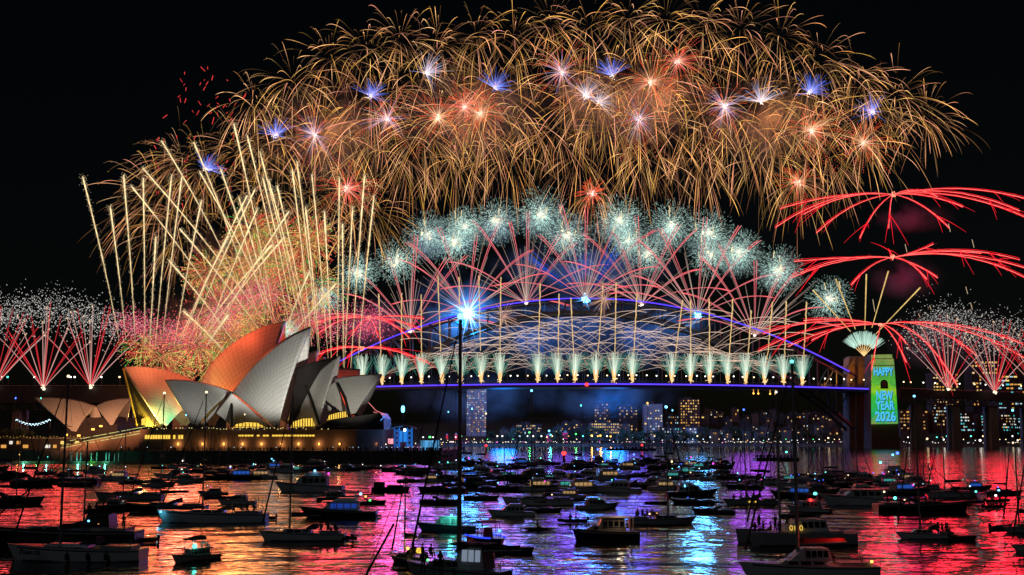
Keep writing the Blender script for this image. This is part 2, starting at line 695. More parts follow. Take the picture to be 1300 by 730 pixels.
# ------------------------------------------------------------------ approach viaducts
def viaduct(px0, px1, y, py0, py1, depth, label, n, tone):
    p, q = at(px0, py0, y), at(px1, py1, y)
    e = empty('approach_viaduct', (p.x, y, 0))
    tag(e, label, 'viaduct')
    m = MB()
    vs = []
    for t in (p, q):
        x = t.x - p.x
        vs += [(x, -12, t.z - depth), (x, 12, t.z - depth), (x, 12, t.z), (x, -12, t.z)]
    m.add(vs, [(0, 1, 5, 4), (1, 2, 6, 5), (2, 3, 7, 6), (3, 0, 4, 7), (0, 3, 2, 1), (4, 5, 6, 7)])
    m.build('deck', M['steel'], e)
    m = MB()
    m.tube((0, -12.3, p.z + 0.9), (q.x - p.x, -12.3, q.z + 0.9), 0.22, 0.22, 4)
    for i in range(60):
        t = i / 59
        x = (q.x - p.x) * t
        z = p.z + (q.z - p.z) * t
        m.tube((x, -12.3, z), (x, -12.3, z + 0.9), 0.1, 0.1, 4)
    m.build('handrail', M['concrete'], e)
    m = MB()
    N = 40
    for i in range(N):
        t0, t1 = i / N, (i + 1) / N
        x0, x1 = (q.x - p.x) * t0, (q.x - p.x) * t1
        zz0, zz1 = p.z + (q.z - p.z) * t0, p.z + (q.z - p.z) * t1
        m.tube((x0, -11, zz0 - depth), ((x0 + x1) / 2, -11, zz0 - depth - 6), 0.35, 0.35, 4)
        m.tube(((x0 + x1) / 2, -11, zz0 - depth - 6), (x1, -11, zz1 - depth), 0.35, 0.35, 4)
    m.tube((0, -11, p.z - depth - 6), (q.x - p.x, -11, q.z - depth - 6), 0.5, 0.5, 4)
    m.build('under_truss', M['steel'], e)
    for i in range(n):
        t = (i + 0.5) / n
        m = MB()
        x = (q.x - p.x) * t
        z = p.z + (q.z - p.z) * t
        for dy in (-7, 7):
            taper_tower(m, x, dy, -1, z - depth - 6, 8, 6, 6, 5)
        m.build('pier', M['concrete'], e)
    return e


viaduct(1138, 1420, 1128, 494.5, 504, 8, 'dark approach viaduct on tall piers behind the greeting pylon', 6, 'warm')
viaduct(-140, 398, 1000, 492, 491, 14, 'dark approach viaduct behind the small twin shelled restaurant', 8, 'warm')
for i, px in enumerate((1147, 1156, 1172, 1187, 1204, 1218, 1237, 1251, 1273, 1296)):
    p = at(px, 494.5 + (px - 1138) * 9.5 / 282, 1120)
    street_lamp((p.x, 1120, p.z), rnd.choice(('warm', 'white', 'cool')), 'lamp standard on the viaduct beyond the greeting pylon, %s from the left' % nth(i),
                'lamp standards on the viaducts')
for i, px in enumerate((3, 10, 44, 90, 95, 129, 152)):
    p = at(px, 491, 992)
    street_lamp((p.x, 992, p.z), rnd.choice(('warm', 'teal', 'white')), 'lamp standard on the viaduct over the restaurant shells, %s from the left' % nth(i),
                'lamp standards on the viaducts', 1.1)
# ------------------------------------------------------------------ concert hall on its point
QY = 512.0
qz = at(300, 572.3, QY).z


def poly_slab(name, pts, z0, z1, mat, parent=None):
    m = MB()
    n = len(pts)
    vs = [(x, y, z0) for x, y in pts] + [(x, y, z1) for x, y in pts]
    m.add(vs, [tuple(range(n))[::-1], tuple(range(n, 2 * n))] + [(i, (i + 1) % n, n + (i + 1) % n, n + i) for i in range(n)])
    return m.build(name, mat, parent)


x0q = at(-60, 572, QY).x
x1q = at(563, 572, QY + 20).x
setting(poly_slab('quay', [(at(150, 572, QY).x, QY), (at(560, 572, QY).x, QY), (x1q, QY + 8), (x1q + 6, QY + 60), (x1q - 30, QY + 240), (x0q - 420, QY + 460), (x0q - 420, QY + 60), (at(0, 572, QY + 30).x - 130, QY + 30), (at(140, 572, QY + 14).x, QY + 14)], -1.5, qz, M['seawall']))

tile = bpy.data.materials.new('glazed_shell_tile')
tile.use_nodes = True
nt = tile.node_tree
b = nt.nodes['Principled BSDF']
b.inputs['Roughness'].default_value = 0.45
uv = nt.nodes.new('ShaderNodeUVMap')
uv.uv_map = 'UVMap'
br = nt.nodes.new('ShaderNodeTexBrick')
br.offset = 0.0
br.inputs['Scale'].default_value = 1.0
br.inputs['Color1'].default_value = (0.62, 0.61, 0.57, 1)
br.inputs['Color2'].default_value = (0.66, 0.65, 0.62, 1)
br.inputs['Mortar'].default_value = (0.36, 0.35, 0.32, 1)
br.inputs['Mortar Size'].default_value = 0.003
br.inputs['Mortar Smooth'].default_value = 0.6
br.inputs['Brick Width'].default_value = 0.055
br.inputs['Row Height'].default_value = 0.055
nt.links.new(uv.outputs[0], br.inputs['Vector'])
nt.links.new(br.outputs[0], b.inputs['Base Color'])
M['tile'] = tile


def resample(pts, n):
    pts = [Vector(p) for p in pts]
    ext = [pts[0] * 2 - pts[1]] + pts + [pts[-1] * 2 - pts[-2]]
    dense = []
    for i in range(1, len(ext) - 2):
        p0, p1, p2, p3 = ext[i - 1:i + 3]
        for k in range(12):
            t = k / 12
            dense.append(0.5 * ((2 * p1) + (p2 - p0) * t + (2 * p0 - 5 * p1 + 4 * p2 - p3) * t * t + (3 * p1 - p0 - 3 * p2 + p3) * t ** 3))
    dense.append(pts[-1])
    L = [0]
    for a, c in zip(dense[:-1], dense[1:]):
        L.append(L[-1] + (c - a).length)
    out = []
    for i in range(n):
        s = L[-1] * i / (n - 1)
        k = max(j for j in range(len(L)) if L[j] <= s + 1e-9)
        k = min(k, len(dense) - 2)
        t = (s - L[k]) / max(1e-9, L[k + 1] - L[k])
        out.append(dense[k].lerp(dense[k + 1], min(1, t)))
    return out


def shell(name, ridge, Yc, base, w, bulge, parent, off, thick=1.3, both=True, mat=None, bw=0.06, out=(0, -1, 0.32)):
    """a sail of two mirrored halves: ribs fan from the base point up to the ridge"""
    rg = resample([at(x, y, Yc) for x, y in ridge], 26)
    B = at(base[0], base[1], Yc - w)
    sides = [1, -1] if both else [1]
    me = bpy.data.meshes.new(name)
    V, F, UV = [], [], []
    NT = 22
    for sd_ in sides:
        o = len(V)
        for i, p in enumerate(rg):
            d = p - B
            up = Vector(out)
            up = (up - d * (up.dot(d) / d.length_squared)).normalized()
            for j in range(NT + 1):
                t = j / NT
                tt = bw + (1 - bw) * t
                q = B + d * tt + up * (bulge * d.length * math.sin(math.pi * tt))
                if sd_ < 0:
                    q = Vector((q.x, 2 * Yc - q.y, q.z))
                V.append(q - off)
                UV.append((i / 25, t))
        for i in range(25):
            for j in range(NT):
                a = o + i * (NT + 1) + j
                f = (a, a + 1, a + NT + 2, a + NT + 1)
                F.append(f if sd_ < 0 else f[::-1])
    me.from_pydata([tuple(v) for v in V], [], F)
    ul = me.uv_layers.new(name='UVMap')
    for lp in me.loops:
        ul.data[lp.index].uv = UV[lp.vertex_index]
    me.shade_smooth()
    me.materials.append(mat or M['tile'])
    ob = link(name, me, parent)
    so = ob.modifiers.new('thickness', 'SOLIDIFY')
    so.thickness = thick
    so.offset = 0
    return ob


hall_o = Vector((at(330, 545, 560).x, 560, qz))
hall = empty('concert_hall', hall_o)
tag(hall, 'concert hall of tall white and red lit shells on a brown podium', 'concert hall')


def hp(px, py, Y):
    return at(px, py, Y) - hall_o


FY, KY = 575.0, 636.0
# front hall
shell('roof_shell', [(210, 483.5), (228, 483), (250, 485.5), (272, 490.5), (294, 498.5)], FY, (247, 544), 17, 0.10, hall, hall_o)
shell('roof_shell', [(296, 499), (309, 480), (326, 461), (350, 440), (373, 425), (394.5, 415.5)], FY, (352, 546), 24, 0.09, hall, hall_o, bw=0.03)
shell('roof_shell', [(366, 534), (376, 509), (388, 492), (402, 476), (416, 463), (432, 452)], FY, (402, 546), 16, 0.06, hall, hall_o, bw=0.05)
shell('roof_shell', [(424, 482), (440, 479), (462, 477), (485, 476)], FY, (448, 530), 14, 0.07, hall, hall_o)
# dark bronze panel filling the wedge beside the third shell
shell('wedge_panel', [(377, 468), (392, 462), (412, 457), (432, 452.5)], FY + 2, (366, 546), 10, 0.03, hall, hall_o, mat=M['bronze'])
shell('side_shell', [(258, 529), (276, 513), (294, 499.5)], FY, (256, 541), 16, 0.02, hall, hall_o, both=False)
shell('side_shell', [(294, 499.5), (318, 519), (341, 540)], FY - 8, (262, 542), 4, 0.02, hall, hall_o, both=False, bw=0.4)
shell('side_shell', [(426, 484), (418, 492), (411, 506)], FY - 1, (444, 531), 8, 0.02, hall, hall_o, both=False, bw=0.1)
for pts in ([(294, 499), (294, 541)], [(389, 490), (397, 512), (405, 538)], [(429, 487), (438, 505), (444.5, 530)]):
    m = MB()
    q = [hp(x, y, FY - 4 - 15 * k_ / (len(pts) - 1)) for k_, (x, y) in enumerate(pts)]
    m.path(q, .8, 6)
    m.build('rib_beam', M['bronze'], hall)
# rear hall, red lit
shell('roof_shell', [(157, 467), (175, 466.6), (200, 469), (226, 475.5), (247, 485), (262, 498)], KY, (208, 545), 20, 0.10, hall, hall_o)
shell('roof_shell', [(256, 486), (268, 464), (285, 446), (310, 428), (335, 415.5), (362.5, 408)], KY, (330, 548), 24, 0.09, hall, hall_o, bw=0.03)
shell('roof_shell', [(374, 472), (380, 459), (391, 450), (404, 445)], KY, (392, 540), 16, 0.08, hall, hall_o)
shell('roof_shell', [(422, 486), (427, 470), (440, 468.6), (457.5, 469.5)], KY, (440, 532), 14, 0.08, hall, hall_o)
# glass wall in the open mouth of the rear hall, with mullions fanning down
gl = pbr('amber_glass', (0.42, 0.34, 0.08), 0.35, scale=0.5, var=0.3)
m = MB()
top = hp(157.5, 468, KY - 1)
bl = [hp(174 + 5.4 * i, 541 + 0.3 * i, KY - 12 - i) for i in range(7)]
me_pts = [(160, 471), (166, 479), (173, 490), (181, 504), (189, 518), (197, 531), (204, 540)]
m.add([top] + bl, [(0, i + 1, i + 2) for i in range(6)])
m.build('glass_wall', gl, hall)
m = MB()
for i in range(15):
    f = i / 14 * 6
    a, fr = int(min(5, f)), f - int(min(5, f))
    q = bl[a].lerp(bl[a + 1], fr)
    m.tube(top + Vector((0, -0.6, 0)), q + Vector((0, -0.6, 0)), 0.16, 0.28, 4)
m.build('mullion', M['bronze'], hall)
m = MB()
m.path([hp(156.5, 468, KY - 3), hp(163, 494, KY - 8), hp(174, 541, KY - 14)], 0.5, 5)
m.build('mouth_edge', gl, hall)
pfl = lamp('foyer_floodlight', tuple(at(184, 534, KY - 22)), 5e4, (1.0, 0.72, 0.15), 0.9)
m = MB()
m.ball(hp(182, 533.5, KY - 19), 1.1, 10, 6)
m.box(hp(182, 537, KY - 18), (1.6, 1.2, 2.2))
m.build('foyer_lamp', G['yellow'], hall)

# podium
pz = at(300, 545, QY + 16).z
def lx(px, Y=QY + 16):
    return at(px, 545, Y).x


m = MB()
py_ = QY + 16
pod = [(lx(178), py_), (lx(404), py_), (lx(452), py_ + 2), (lx(482), py_ + 14), (lx(489), py_ + 34), (lx(486), py_ + 130), (lx(160), py_ + 160), (lx(150), py_ + 30)]
n = len(pod)
vs = [(x - hall_o.x, y - hall_o.y, z - hall_o.z) for z in (qz, pz) for x, y in pod]
m.add(vs, [tuple(range(n, 2 * n))] + [(i, (i + 1) % n, n + (i + 1) % n, n + i) for i in range(n)])
m.build('podium', M['podium'], hall)
# curved prow that lifts the northern foyers
rings = []
for px, t_, bt in ((398, 546.5, 547), (408, 540, 548), (418, 534.5, 549), (432, 531, 549.5), (452, 528.5, 549.5), (470, 526, 549), (482, 523.5, 548), (487, 531, 546)):
    a = hp(px, t_, FY - 26)
    c = hp(px, bt + 3, FY - 26)
    rings.append([(a.x, a.y, a.z), (a.x, a.y + 34, a.z), (c.x, c.y + 34, c.z), (c.x, c.y + 1.5, c.z)])
m = MB()
m.loft(rings)
m.build('foyer_prow', M['bronze'], hall)
# lit glass between shells and podium
for pts in ([(296, 543), (300, 538.5), (312, 536.2), (326, 536.8), (337, 542.5)], [(369, 543), (371, 536), (384, 531.5), (397, 531), (399, 541)],
            [(415, 533.5), (418, 527), (430, 523.5), (439, 522.5), (441, 529)]):
    m = MB()
    m.prism([((hp(x, y, FY - 25)).x, hp(x, y, FY - 25).z) for x, y in pts], FY - 25 - hall_o.y, FY - 24 - hall_o.y)
    g_ = m.build('lit_foyer_glass', G['yellow'], hall)
    m = MB()
    x0_, x1_ = pts[0][0], pts[-1][0]
    for i in range(9):
        xx = x0_ + (x1_ - x0_) * (i + 0.5) / 9
        a, c = hp(xx, 544, FY - 25.4), hp(xx, 522 if x0_ > 400 else (531 if x0_ > 350 else 537), FY - 25.4)
        m.tube(a, c, 0.22, 0.22, 4)
    m.build('glazing_bar', M['bronze'], g_)
rnd = random.Random(11)
for x0_, x1_, y0_, y1_, n in ((184, 233, 552.3, 557.2, 15), (299, 400, 552, 554, 26)):
    for i in range(n):
        if rnd.random() < 0.15:
            continue
        xa = x0_ + (x1_ - x0_) * i / n
        xb = xa + (x1_ - x0_) / n * 0.8
        m = MB()
        a, c = hp(xa, y1_, py_ - 0.15), hp(xb, y0_, py_ - 0.15)
        m.box(((a.x + c.x) / 2, a.y, (a.z + c.z) / 2), (c.x - a.x, 0.3, c.z - a.z))
        m.build('lit_window', G['yellow'], hall)
m = MB()
for i in range(24):
    xa = 180 + i * 12.5
    a, c = hp(xa, 544.8, py_), hp(xa + 12.5, 544.8, py_)
    m.tube(a + Vector((0, 0, 1.2)), c + Vector((0, 0, 1.2)), 0.09, 0.09, 4)
    m.tube(a, a + Vector((0, 0, 1.2)), 0.09, 0.09, 4)
    m.tube(a.lerp(c, .5), a.lerp(c, .5) + Vector((0, 0, 1.2)), 0.09, 0.09, 4)
m.build('terrace_railing', M['bronze'], hall)
m = MB()
for i in range(60):
    if rnd.random() < 0.7:
        xa = 180 + i * 4 + rnd.uniform(-1, 1)
        m.ball(hp(xa, 543.6 + rnd.uniform(-0.6, 1.2), py_ - 0.3), 0.2, 6, 4)
m.build('terrace_lights', glow('terrace_bulb', (1, 0.85, 0.3), 1.6), hall)
# wall lamps along the lower concourse
for i, px in enumerate((226, 257, 284, 308, 332, 357, 379, 405, 431, 478)):
    m = MB()
    p = hp(px, 563.6, py_ - 0.4) if px < 440 else hp(px, 563.6, py_ + 12)
    m.ball(p, 0.42, 8, 5)
    m.box((p.x, p.y + 0.25, p.z), (0.5, 0.3, 1.1))
    m.build('wall_lamp', G['amber'], hall)
    lamp('concourse_light', tuple(p + hall_o + Vector((0, -0.9, 0))), 320, (1, 0.52, 0.2), 0.3)
# broad stairs down to the forecourt
m = MB()
N = 26
for i in range(N):
    t = i / N
    xa, xb = 186 - 106 * t, 186 - 106 * (t + 1 / N)
    z = pz - (pz - qz - 1.5) * t
    a, c = lx(xa, py_ + 6), lx(xb, py_ + 6)
    m.box(((a + c) / 2 - hall_o.x, py_ + 26 - hall_o.y, (z + qz) / 2 - hall_o.z), (abs(a - c), 44, z - qz))
m.build('forecourt_stairs', M['podium'], hall)
m = MB()
for off in (0, 5, 9):
    for i in range(42):
        t = i / 41
        if rnd.random() < 0.2:
            continue
        p = hp(186 - 106 * t, 541.5 + off * 0.8 + (pz - qz) * 2.4 * t * (0.85), py_ + 3.5)
        m.box(p, (rnd.uniform(0.5, 1.3), 0.2, 0.22))
m.build('stair_lights', glow('stair_light_strip', (0.9, 0.9, 0.3), 0.9), hall)

# floodlights that wash the shells
q_ = at(430, 560, 440)
spot('white_flood', (q_.x, 440, 9), tuple(at(340, 462, FY - 10)), 8.5e5, (1.0, 0.97, 0.88), 23, 0.55, 2)
spot('white_flood', (q_.x, 440, 9), tuple(at(262, 494, FY - 10)), 4e5, (1.0, 0.97, 0.88), 14, 0.6, 2)
q_ = at(540, 560, 440)
spot('white_flood', (q_.x, 440, 9), tuple(at(432, 486, FY - 8)), 4.0e5, (1.0, 0.94, 0.82), 17, 0.6, 2)
spot('red_flood', tuple(at(286, 543, KY - 34)), tuple(at(318, 440, KY - 8)), 2.6e4, (1, 0.09, 0.03), 120, 0.6, 1)
spot('red_flood', tuple(at(250, 543, KY - 34)), tuple(at(270, 470, KY - 6)), 5e4, (1, 0.07, 0.015), 110, 0.6, 1)
spot('red_flood', tuple(at(216, 543, KY - 50)), tuple(at(200, 475, KY - 8)), 1.3e4, (1, 0.24, 0.09), 110, 0.6, 1)
spot('red_flood', tuple(at(396, 540, KY - 34)), tuple(at(392, 455, KY - 4)), 7e4, (1, 0.07, 0.015), 110, 0.6, 1)
spot('red_flood', tuple(at(436, 535, KY - 34)), tuple(at(440, 475, KY - 4)), 5e4, (1, 0.07, 0.015), 110, 0.6, 1)
lamp('ridge_fill_light', tuple(at(232, 420, KY - 8)), 1.7e4, (1, .13, .045), 6)  # unseen lamps added above the rear ridges to redden them
lamp('ridge_fill_light', tuple(at(290, 396, KY - 6)), 2.2e4, (1, .11, .04), 6)
lamp('ridge_fill_light', tuple(at(180, 440, KY - 8)), 1.1e4, (1, .22, .08), 5)
spot('green_flood', tuple(at(214, 546, KY - 36)), tuple(at(222, 518, KY - 14)), 4.5e4, (0.0, 1.0, 0.42), 70, 0.9, 1)

# ------------------------------------------------------------------ small restaurant with twin shells
ro = Vector((at(105, 550, 560).x, 560, qz))
rest = empty('restaurant_pavilion', ro)
tag(rest, 'small restaurant under twin salmon lit shells near the forecourt stairs', 'restaurant')
shell('roof_shell', [(44, 505), (72, 505.6), (98, 509), (121, 516)], 560, (95, 551), 11, 0.08, rest, ro, thick=0.9)
shell('roof_shell', [(122, 516), (134, 510.5), (150, 507), (166, 506)], 560, (142, 542), 10, 0.08, rest, ro, thick=0.9)
shell('side_shell', [(114, 532), (118, 523), (121.5, 516.5), (128, 528), (132, 538)], 557, (119, 539), 2, 0.02, rest, ro, thick=0.6, both=False, bw=0.3)
m = MB()
a, c = at(86, 551, 556) - ro, at(150, 541, 556) - ro
m.box(((a.x + c.x) / 2, 8, (qz - 1 + c.z) / 2 + 1), (c.x - a.x, 26, c.z + 2))
m.build('dining_room', M['wall_dark'], rest)
for px, py in ((84, 552), (100, 553), (118, 545), (128, 541)):
    m = MB()
    m.box(at(px, py, 541) - ro, (1.4, 0.4, .8))
    m.build('lit_window', G['amber'], rest)
spot('salmon_flood', tuple(at(95, 560, 505) + Vector((0, 0, 3))), tuple(at(105, 522, 555)), 8e4, (1, 0.38, 0.18), 80, 0.9, 1)
spot('salmon_flood', tuple(at(170, 556, 505) + Vector((0, 0, 3))), tuple(at(145, 522, 555)), 5e4, (1, 0.40, 0.2), 60, 0.9, 1)
# ------------------------------------------------------------------ far shore: town, trees, lamps, crowd
rnd = random.Random(77)
WT = {k: glow('window_' + k, c, s) for k, c, s in (('amber', (1, .46, .10), .8), ('warm', (1, .66, .28), .9), ('white', (1, .92, .78), .9), ('cool', (.55, .85, 1), .9),
                                                   ('dim', (.55, .30, .12), .5), ('teal', (.12, .7, .75), .9), ('yellow', (1, .66, .16), 1.1))}
_wm = {}


def win_mesh(w, h, tone):
    key = (round(w, 2), round(h, 2), tone)
    if key not in _wm:
        m = MB()
        m.box((0, 0, 0), (w, 0.3, h))
        _wm[key] = m.data('window', WT[tone])
    return _wm[key]


def building(px0, px1, pyt, pyb, Y, mat, nx, ny, lit, tones, label, name='apartment_tower', cat='building', roof='flat', depth=None, wfrac=(0.5, 0.5), group=None, ledges=False):
    p0, p1 = at(px0, pyb, Y), at(px1, pyt, Y)
    w, h = p1.x - p0.x, p1.z - p0.z
    d = depth or max(8, w * 0.8)
    e = empty(name, (p0.x + w / 2, Y + d / 2, p0.z))
    tag(e, label, cat, group)
    m = MB()
    m.box((0, 0, h / 2 - 4), (w, d, h + 8))
    m.build('wall', mat, e)
    m = MB()
    if roof == 'gable':
        m.prism([(-w / 2 - .6, h), (w / 2 + .6, h), (0, h + w * 0.33)], -d / 2 - .6, d / 2 + .6)
    else:
        m.box((0, 0, h + 0.45), (w + .8, d + .8, .9))
        m.box((w * rnd.uniform(-.2, .2), 0, h + 2.1), (w * .35, d * .4, 2.6))
    m.build('roof', M['wall_dark'], e)
    if ledges:
        m = MB()
        for j in range(1, ny):
            m.box((0, -d / 2 - .35, h * j / ny), (w + .1, .7, .35))
        m.build('balcony_slab', mat, e)
    cw, ch = w / nx, h / ny
    n = 0
    cells = [(i, j) for i in range(nx) for j in range(ny)]
    rnd.shuffle(cells)
    for i, j in cells[:int(len(cells) * lit)][:100]:
        t = rnd.choice(tones)
        kw_ = rnd.choice((.6, .8, 1, 1, 1.35))
        o = link('window', win_mesh(cw * wfrac[0] * kw_, ch * wfrac[1] * rnd.choice((.7, 1, 1)), t), e)
        o.location = (-w / 2 + (i + .5 + (rnd.uniform(-.12, .12) if name != 'apartment_tower' else 0)) * cw, -d / 2 - .12, (j + .52) * ch)
    return e


building(592, 617.5, 493, 549, 1500, M['wall_pale'], 9, 20, .72, ['warm', 'white', 'amber', 'dim', 'dim', 'cool'], 'tall slab tower with glittering windows beyond the brightest searchlight and tallest mast', ledges=True)
building(755, 775, 512, 551, 1560, M['wall_dark'], 7, 11, .5, ['amber', 'warm', 'dim'], 'dark brown tower with scattered amber windows, left of the twin dark blocks')
building(786, 809, 516, 551, 1620, M['wall_dark'], 8, 9, .32, ['amber', 'dim', 'warm'], 'dark stepped block with few lit windows beside the floodlit white tower')
wt_ = building(818, 841, 513, 553, 1480, M['wall_pale'], 7, 12, .28, ['white', 'yellow', 'cool'], 'floodlit white apartment tower with a grid of windows', ledges=True)
building(864, 888, 507, 549, 1560, M['wall_brick'], 8, 12, .62, ['amber', 'yellow', 'warm', 'dim'], 'brick tower with rooftop lift room and yellow windows', ledges=True)
building(872, 890, 543, 559, 1380, M['wall_pale'], 6, 4, .3, ['white', 'cool'], 'low floodlit white house at the foot of the brick tower', 'waterfront_house')
building(748, 786, 537, 551, 1420, M['wall_mid'], 14, 4, .8, ['yellow', 'amber', 'warm', 'yellow'], 'long terraced block with glowing yellow rows of windows', 'waterfront_block')
building(840, 866, 543, 554, 1420, M['wall_mid'], 8, 3, .6, ['teal', 'cool', 'white'], 'low block with teal lit windows beside the white tower', 'waterfront_block')
building(655, 688, 539, 549, 1450, M['wall_dark'], 13, 3, .6, ['warm', 'amber', 'white'], 'long low dark block with a lit top floor near the magenta lights', 'waterfront_block')
building(722, 745, 538, 551, 1450, M['wall_dark'], 8, 4, .35, ['amber', 'warm', 'dim'], 'squat dark block beside the yellow terraced block', 'waterfront_block')
building(845, 862, 528, 546, 1600, M['wall_dark'], 6, 5, .45, ['amber', 'cool', 'dim'], 'dark block with cool windows squeezed between white and brick towers')
building(786, 800, 538, 553, 1440, M['wall_mid'], 6, 4, .3, ['dim', 'warm'], 'grey block behind the red lamp barge', 'waterfront_block')
# towers behind the viaduct on the right
building(1186, 1216, 474, 520, 1320, M['wall_dark'], 9, 12, .5, ['amber', 'warm', 'yellow'], 'dark office tower with amber floors behind the first right hand comet fan')
building(1236, 1266, 458, 520, 1380, M['wall_dark'], 8, 14, .5, ['warm', 'white', 'amber'], 'taller office tower with warm floors behind the second comet fan')
building(1268, 1312, 476, 520, 1300, M['wall_dark'], 9, 9, .55, ['teal', 'cool', 'yellow', 'amber'], 'wide office block with teal and yellow floors at the picture edge', wfrac=(.8, .4))
for i, (a, b2, t, bo_, ts) in enumerate(((1143, 1178, 521, 546, ['amber', 'dim', 'warm']), (1184, 1206, 516, 541, ['warm', 'cool', 'dim']), (1211, 1236, 524, 548, ['teal', 'cool', 'white']),
                                        (1244, 1264, 527, 548, ['teal', 'cool', 'white', 'teal']), (1272, 1288, 526, 548, ['amber', 'teal', 'white']), (1288, 1312, 530, 552, ['cool', 'teal']))):
    building(a, b2, t, bo_, 1240 + 12 * i, M['wall_dark'], 9, 6, .55, ts, 'waterfront shop block with coloured windows under the viaduct, %s from the green pylon' % nth(i), 'waterfront_block', wfrac=(.6, .45), group='blocks under the viaduct')
# houses on the hillside
spots = []
for i in range(46):
    px = 893 + (i % 23) * 8.2 + rnd.uniform(-3, 3)
    py = 552 - (i // 23) * 17 + rnd.uniform(-7, 6)
    spots.append((px, py))
spots += [(702 + i * 9 + rnd.uniform(-3, 3), 546 + rnd.uniform(-4, 4)) for i in range(5)]
spots += [(640 + i * 12, 552) for i in range(4)]
for i, (px, py) in enumerate(sorted(spots)):
    Y = 1330 + (556 - py) * 11
    w, h = rnd.uniform(7, 12), rnd.uniform(5, 10)
    building(px - w / 2, px + w / 2, py - h, py, Y, rnd.choice([M['wall_dark'], M['wall_mid'], M['wall_brick']]), rnd.choice((2, 3, 4)), rnd.choice((2, 2, 3)), rnd.uniform(.15, .5),
             rnd.choice((['amber', 'warm', 'dim'], ['yellow', 'amber', 'dim'], ['warm', 'white', 'dim'], ['cool', 'warm', 'dim'])), 'small hillside house with lit windows, %s from the left' % nth(i), 'hillside_house', 'house',
             roof=rnd.choice(('gable', 'flat')), group='houses on the far hillside')

# trees
_tree_proto = []
for s in range(3):
    rr = random.Random(50 + s)
    m = MB()
    m.tube((0, 0, -1), (0.2, 0, 4), .45, .3, 7)
    for k in range(6):
        a = rr.uniform(0, 6.28)
        m.tube((0.2, 0, 3 + .3 * k), (math.cos(a) * 2.6, math.sin(a) * 2.6, 5.5 + rr.random() * 2.5), .2, .07, 5)
    tr = m.data('trunk', M['bark'])
    m = MB()
    cl = [(rr.gauss(0, 2.2), rr.gauss(0, 2.2), 7 + rr.gauss(0, 1.7), rr.uniform(1.0, 2.0)) for _ in range(16)]
    for (x, y, z, r) in cl:
        for _ in range(46):
            d = Vector((rr.gauss(0, 1), rr.gauss(0, 1), rr.gauss(0, 1))).normalized() * r * rr.random() ** .4
            c = Vector((x, y, z)) + d
            u = Vector((rr.gauss(0, 1), rr.gauss(0, 1), rr.gauss(0, 1))).normalized() * .42
            v = u.cross(Vector((rr.gauss(0, 1), rr.gauss(0, 1), rr.gauss(0, 1)))).normalized() * .3
            m.add([c - u, c + v, c + u, c - v], [(0, 1, 2, 3)])
    me = bpy.data.meshes.new('crown')
    me.from_pydata(m.v, [], m.f)
    me.materials.append(M['leaf'])
    _tree_proto.append((tr, me))


def tree(p, s, label, group='trees on the far shore'):
    e = empty('broadleaf_tree', p, rnd.uniform(0, 6.28))
    e.scale = (s * rnd.uniform(.9, 1.3), s * rnd.uniform(.9, 1.3), s)
    tr, cr_ = rnd.choice(_tree_proto)
    link('trunk', tr, e)
    link('crown', cr_, e)
    tag(e, label, 'tree', group)


tspots = [(620 + i * 11.2 + rnd.uniform(-5, 5), rnd.uniform(1285, 1400)) for i in range(60)]
for i, (px, Y) in enumerate(sorted(tspots)):
    x = at(px, 550, Y).x
    tree((x, Y, land_h(x, Y) - .8), rnd.uniform(.9, 2.0), 'dark broad tree on the far shore among the lights, %s from the left' % nth(i))
for i, (px, Y) in enumerate(((8, 560), (22, 555), (33, 565), (14, 590))):
    p = at(px, 560, Y)
    tree((p.x, Y, qz), 1.0, 'dark tree beside the restaurant shells at the edge of the point, %s from the left' % nth(i), 'trees by the restaurant')

TONE = {'warm': (1, .7, .4), 'white': (1, .95, .85), 'cool': (.6, .85, 1), 'teal': (.12, .95, .75), 'cyan': (.15, .6, 1), 'green': (.1, 1, .2), 'amber': (1, .45, .08), 'blue': (.05, .12, 1), 'magenta': (1, .05, .6), 'red': (1, .03, .03)}
# far sea wall, lamps and crowd
m = MB()
for i in range(75):
    x0, x1 = -800 + 24 * i, -776 + 24 * i
    def ed(x):
        return 1265 - 70 * smooth(180, 420, x) + 30 * math.sin(x * 0.006) + 14
    m.add([(x0, ed(x0), -1), (x1, ed(x1), -1), (x1, ed(x1), 2.6), (x0, ed(x0), 2.6), (x0, ed(x0) + 9, -1), (x1, ed(x1) + 9, -1), (x1, ed(x1) + 9, 2.6), (x0, ed(x0) + 9, 2.6)],
          [(0, 1, 2, 3), (4, 7, 6, 5), (3, 2, 6, 7)])
setting(m.build('far_sea_wall', M['seawall']))
k = 0
for i in range(84):
    px = 540 + i * 9.1 + rnd.uniform(-3, 3)
    Yg = 1262
    x = at(px, 560, Yg).x
    y = ed(x) + 5
    x = at(px, 560, y).x
    tone = rnd.choice(['warm', 'white', 'cool', 'teal', 'amber', 'white', 'warm', 'green' if rnd.random() < .4 else 'white'])
    street_lamp((x, y, 2.6), tone, 'promenade lamp on the far sea wall, %s from the left' % nth(k), 'promenade lamps on the far shore', rnd.choice((.55, .7, 1.0, 1.15)))
    k += 1
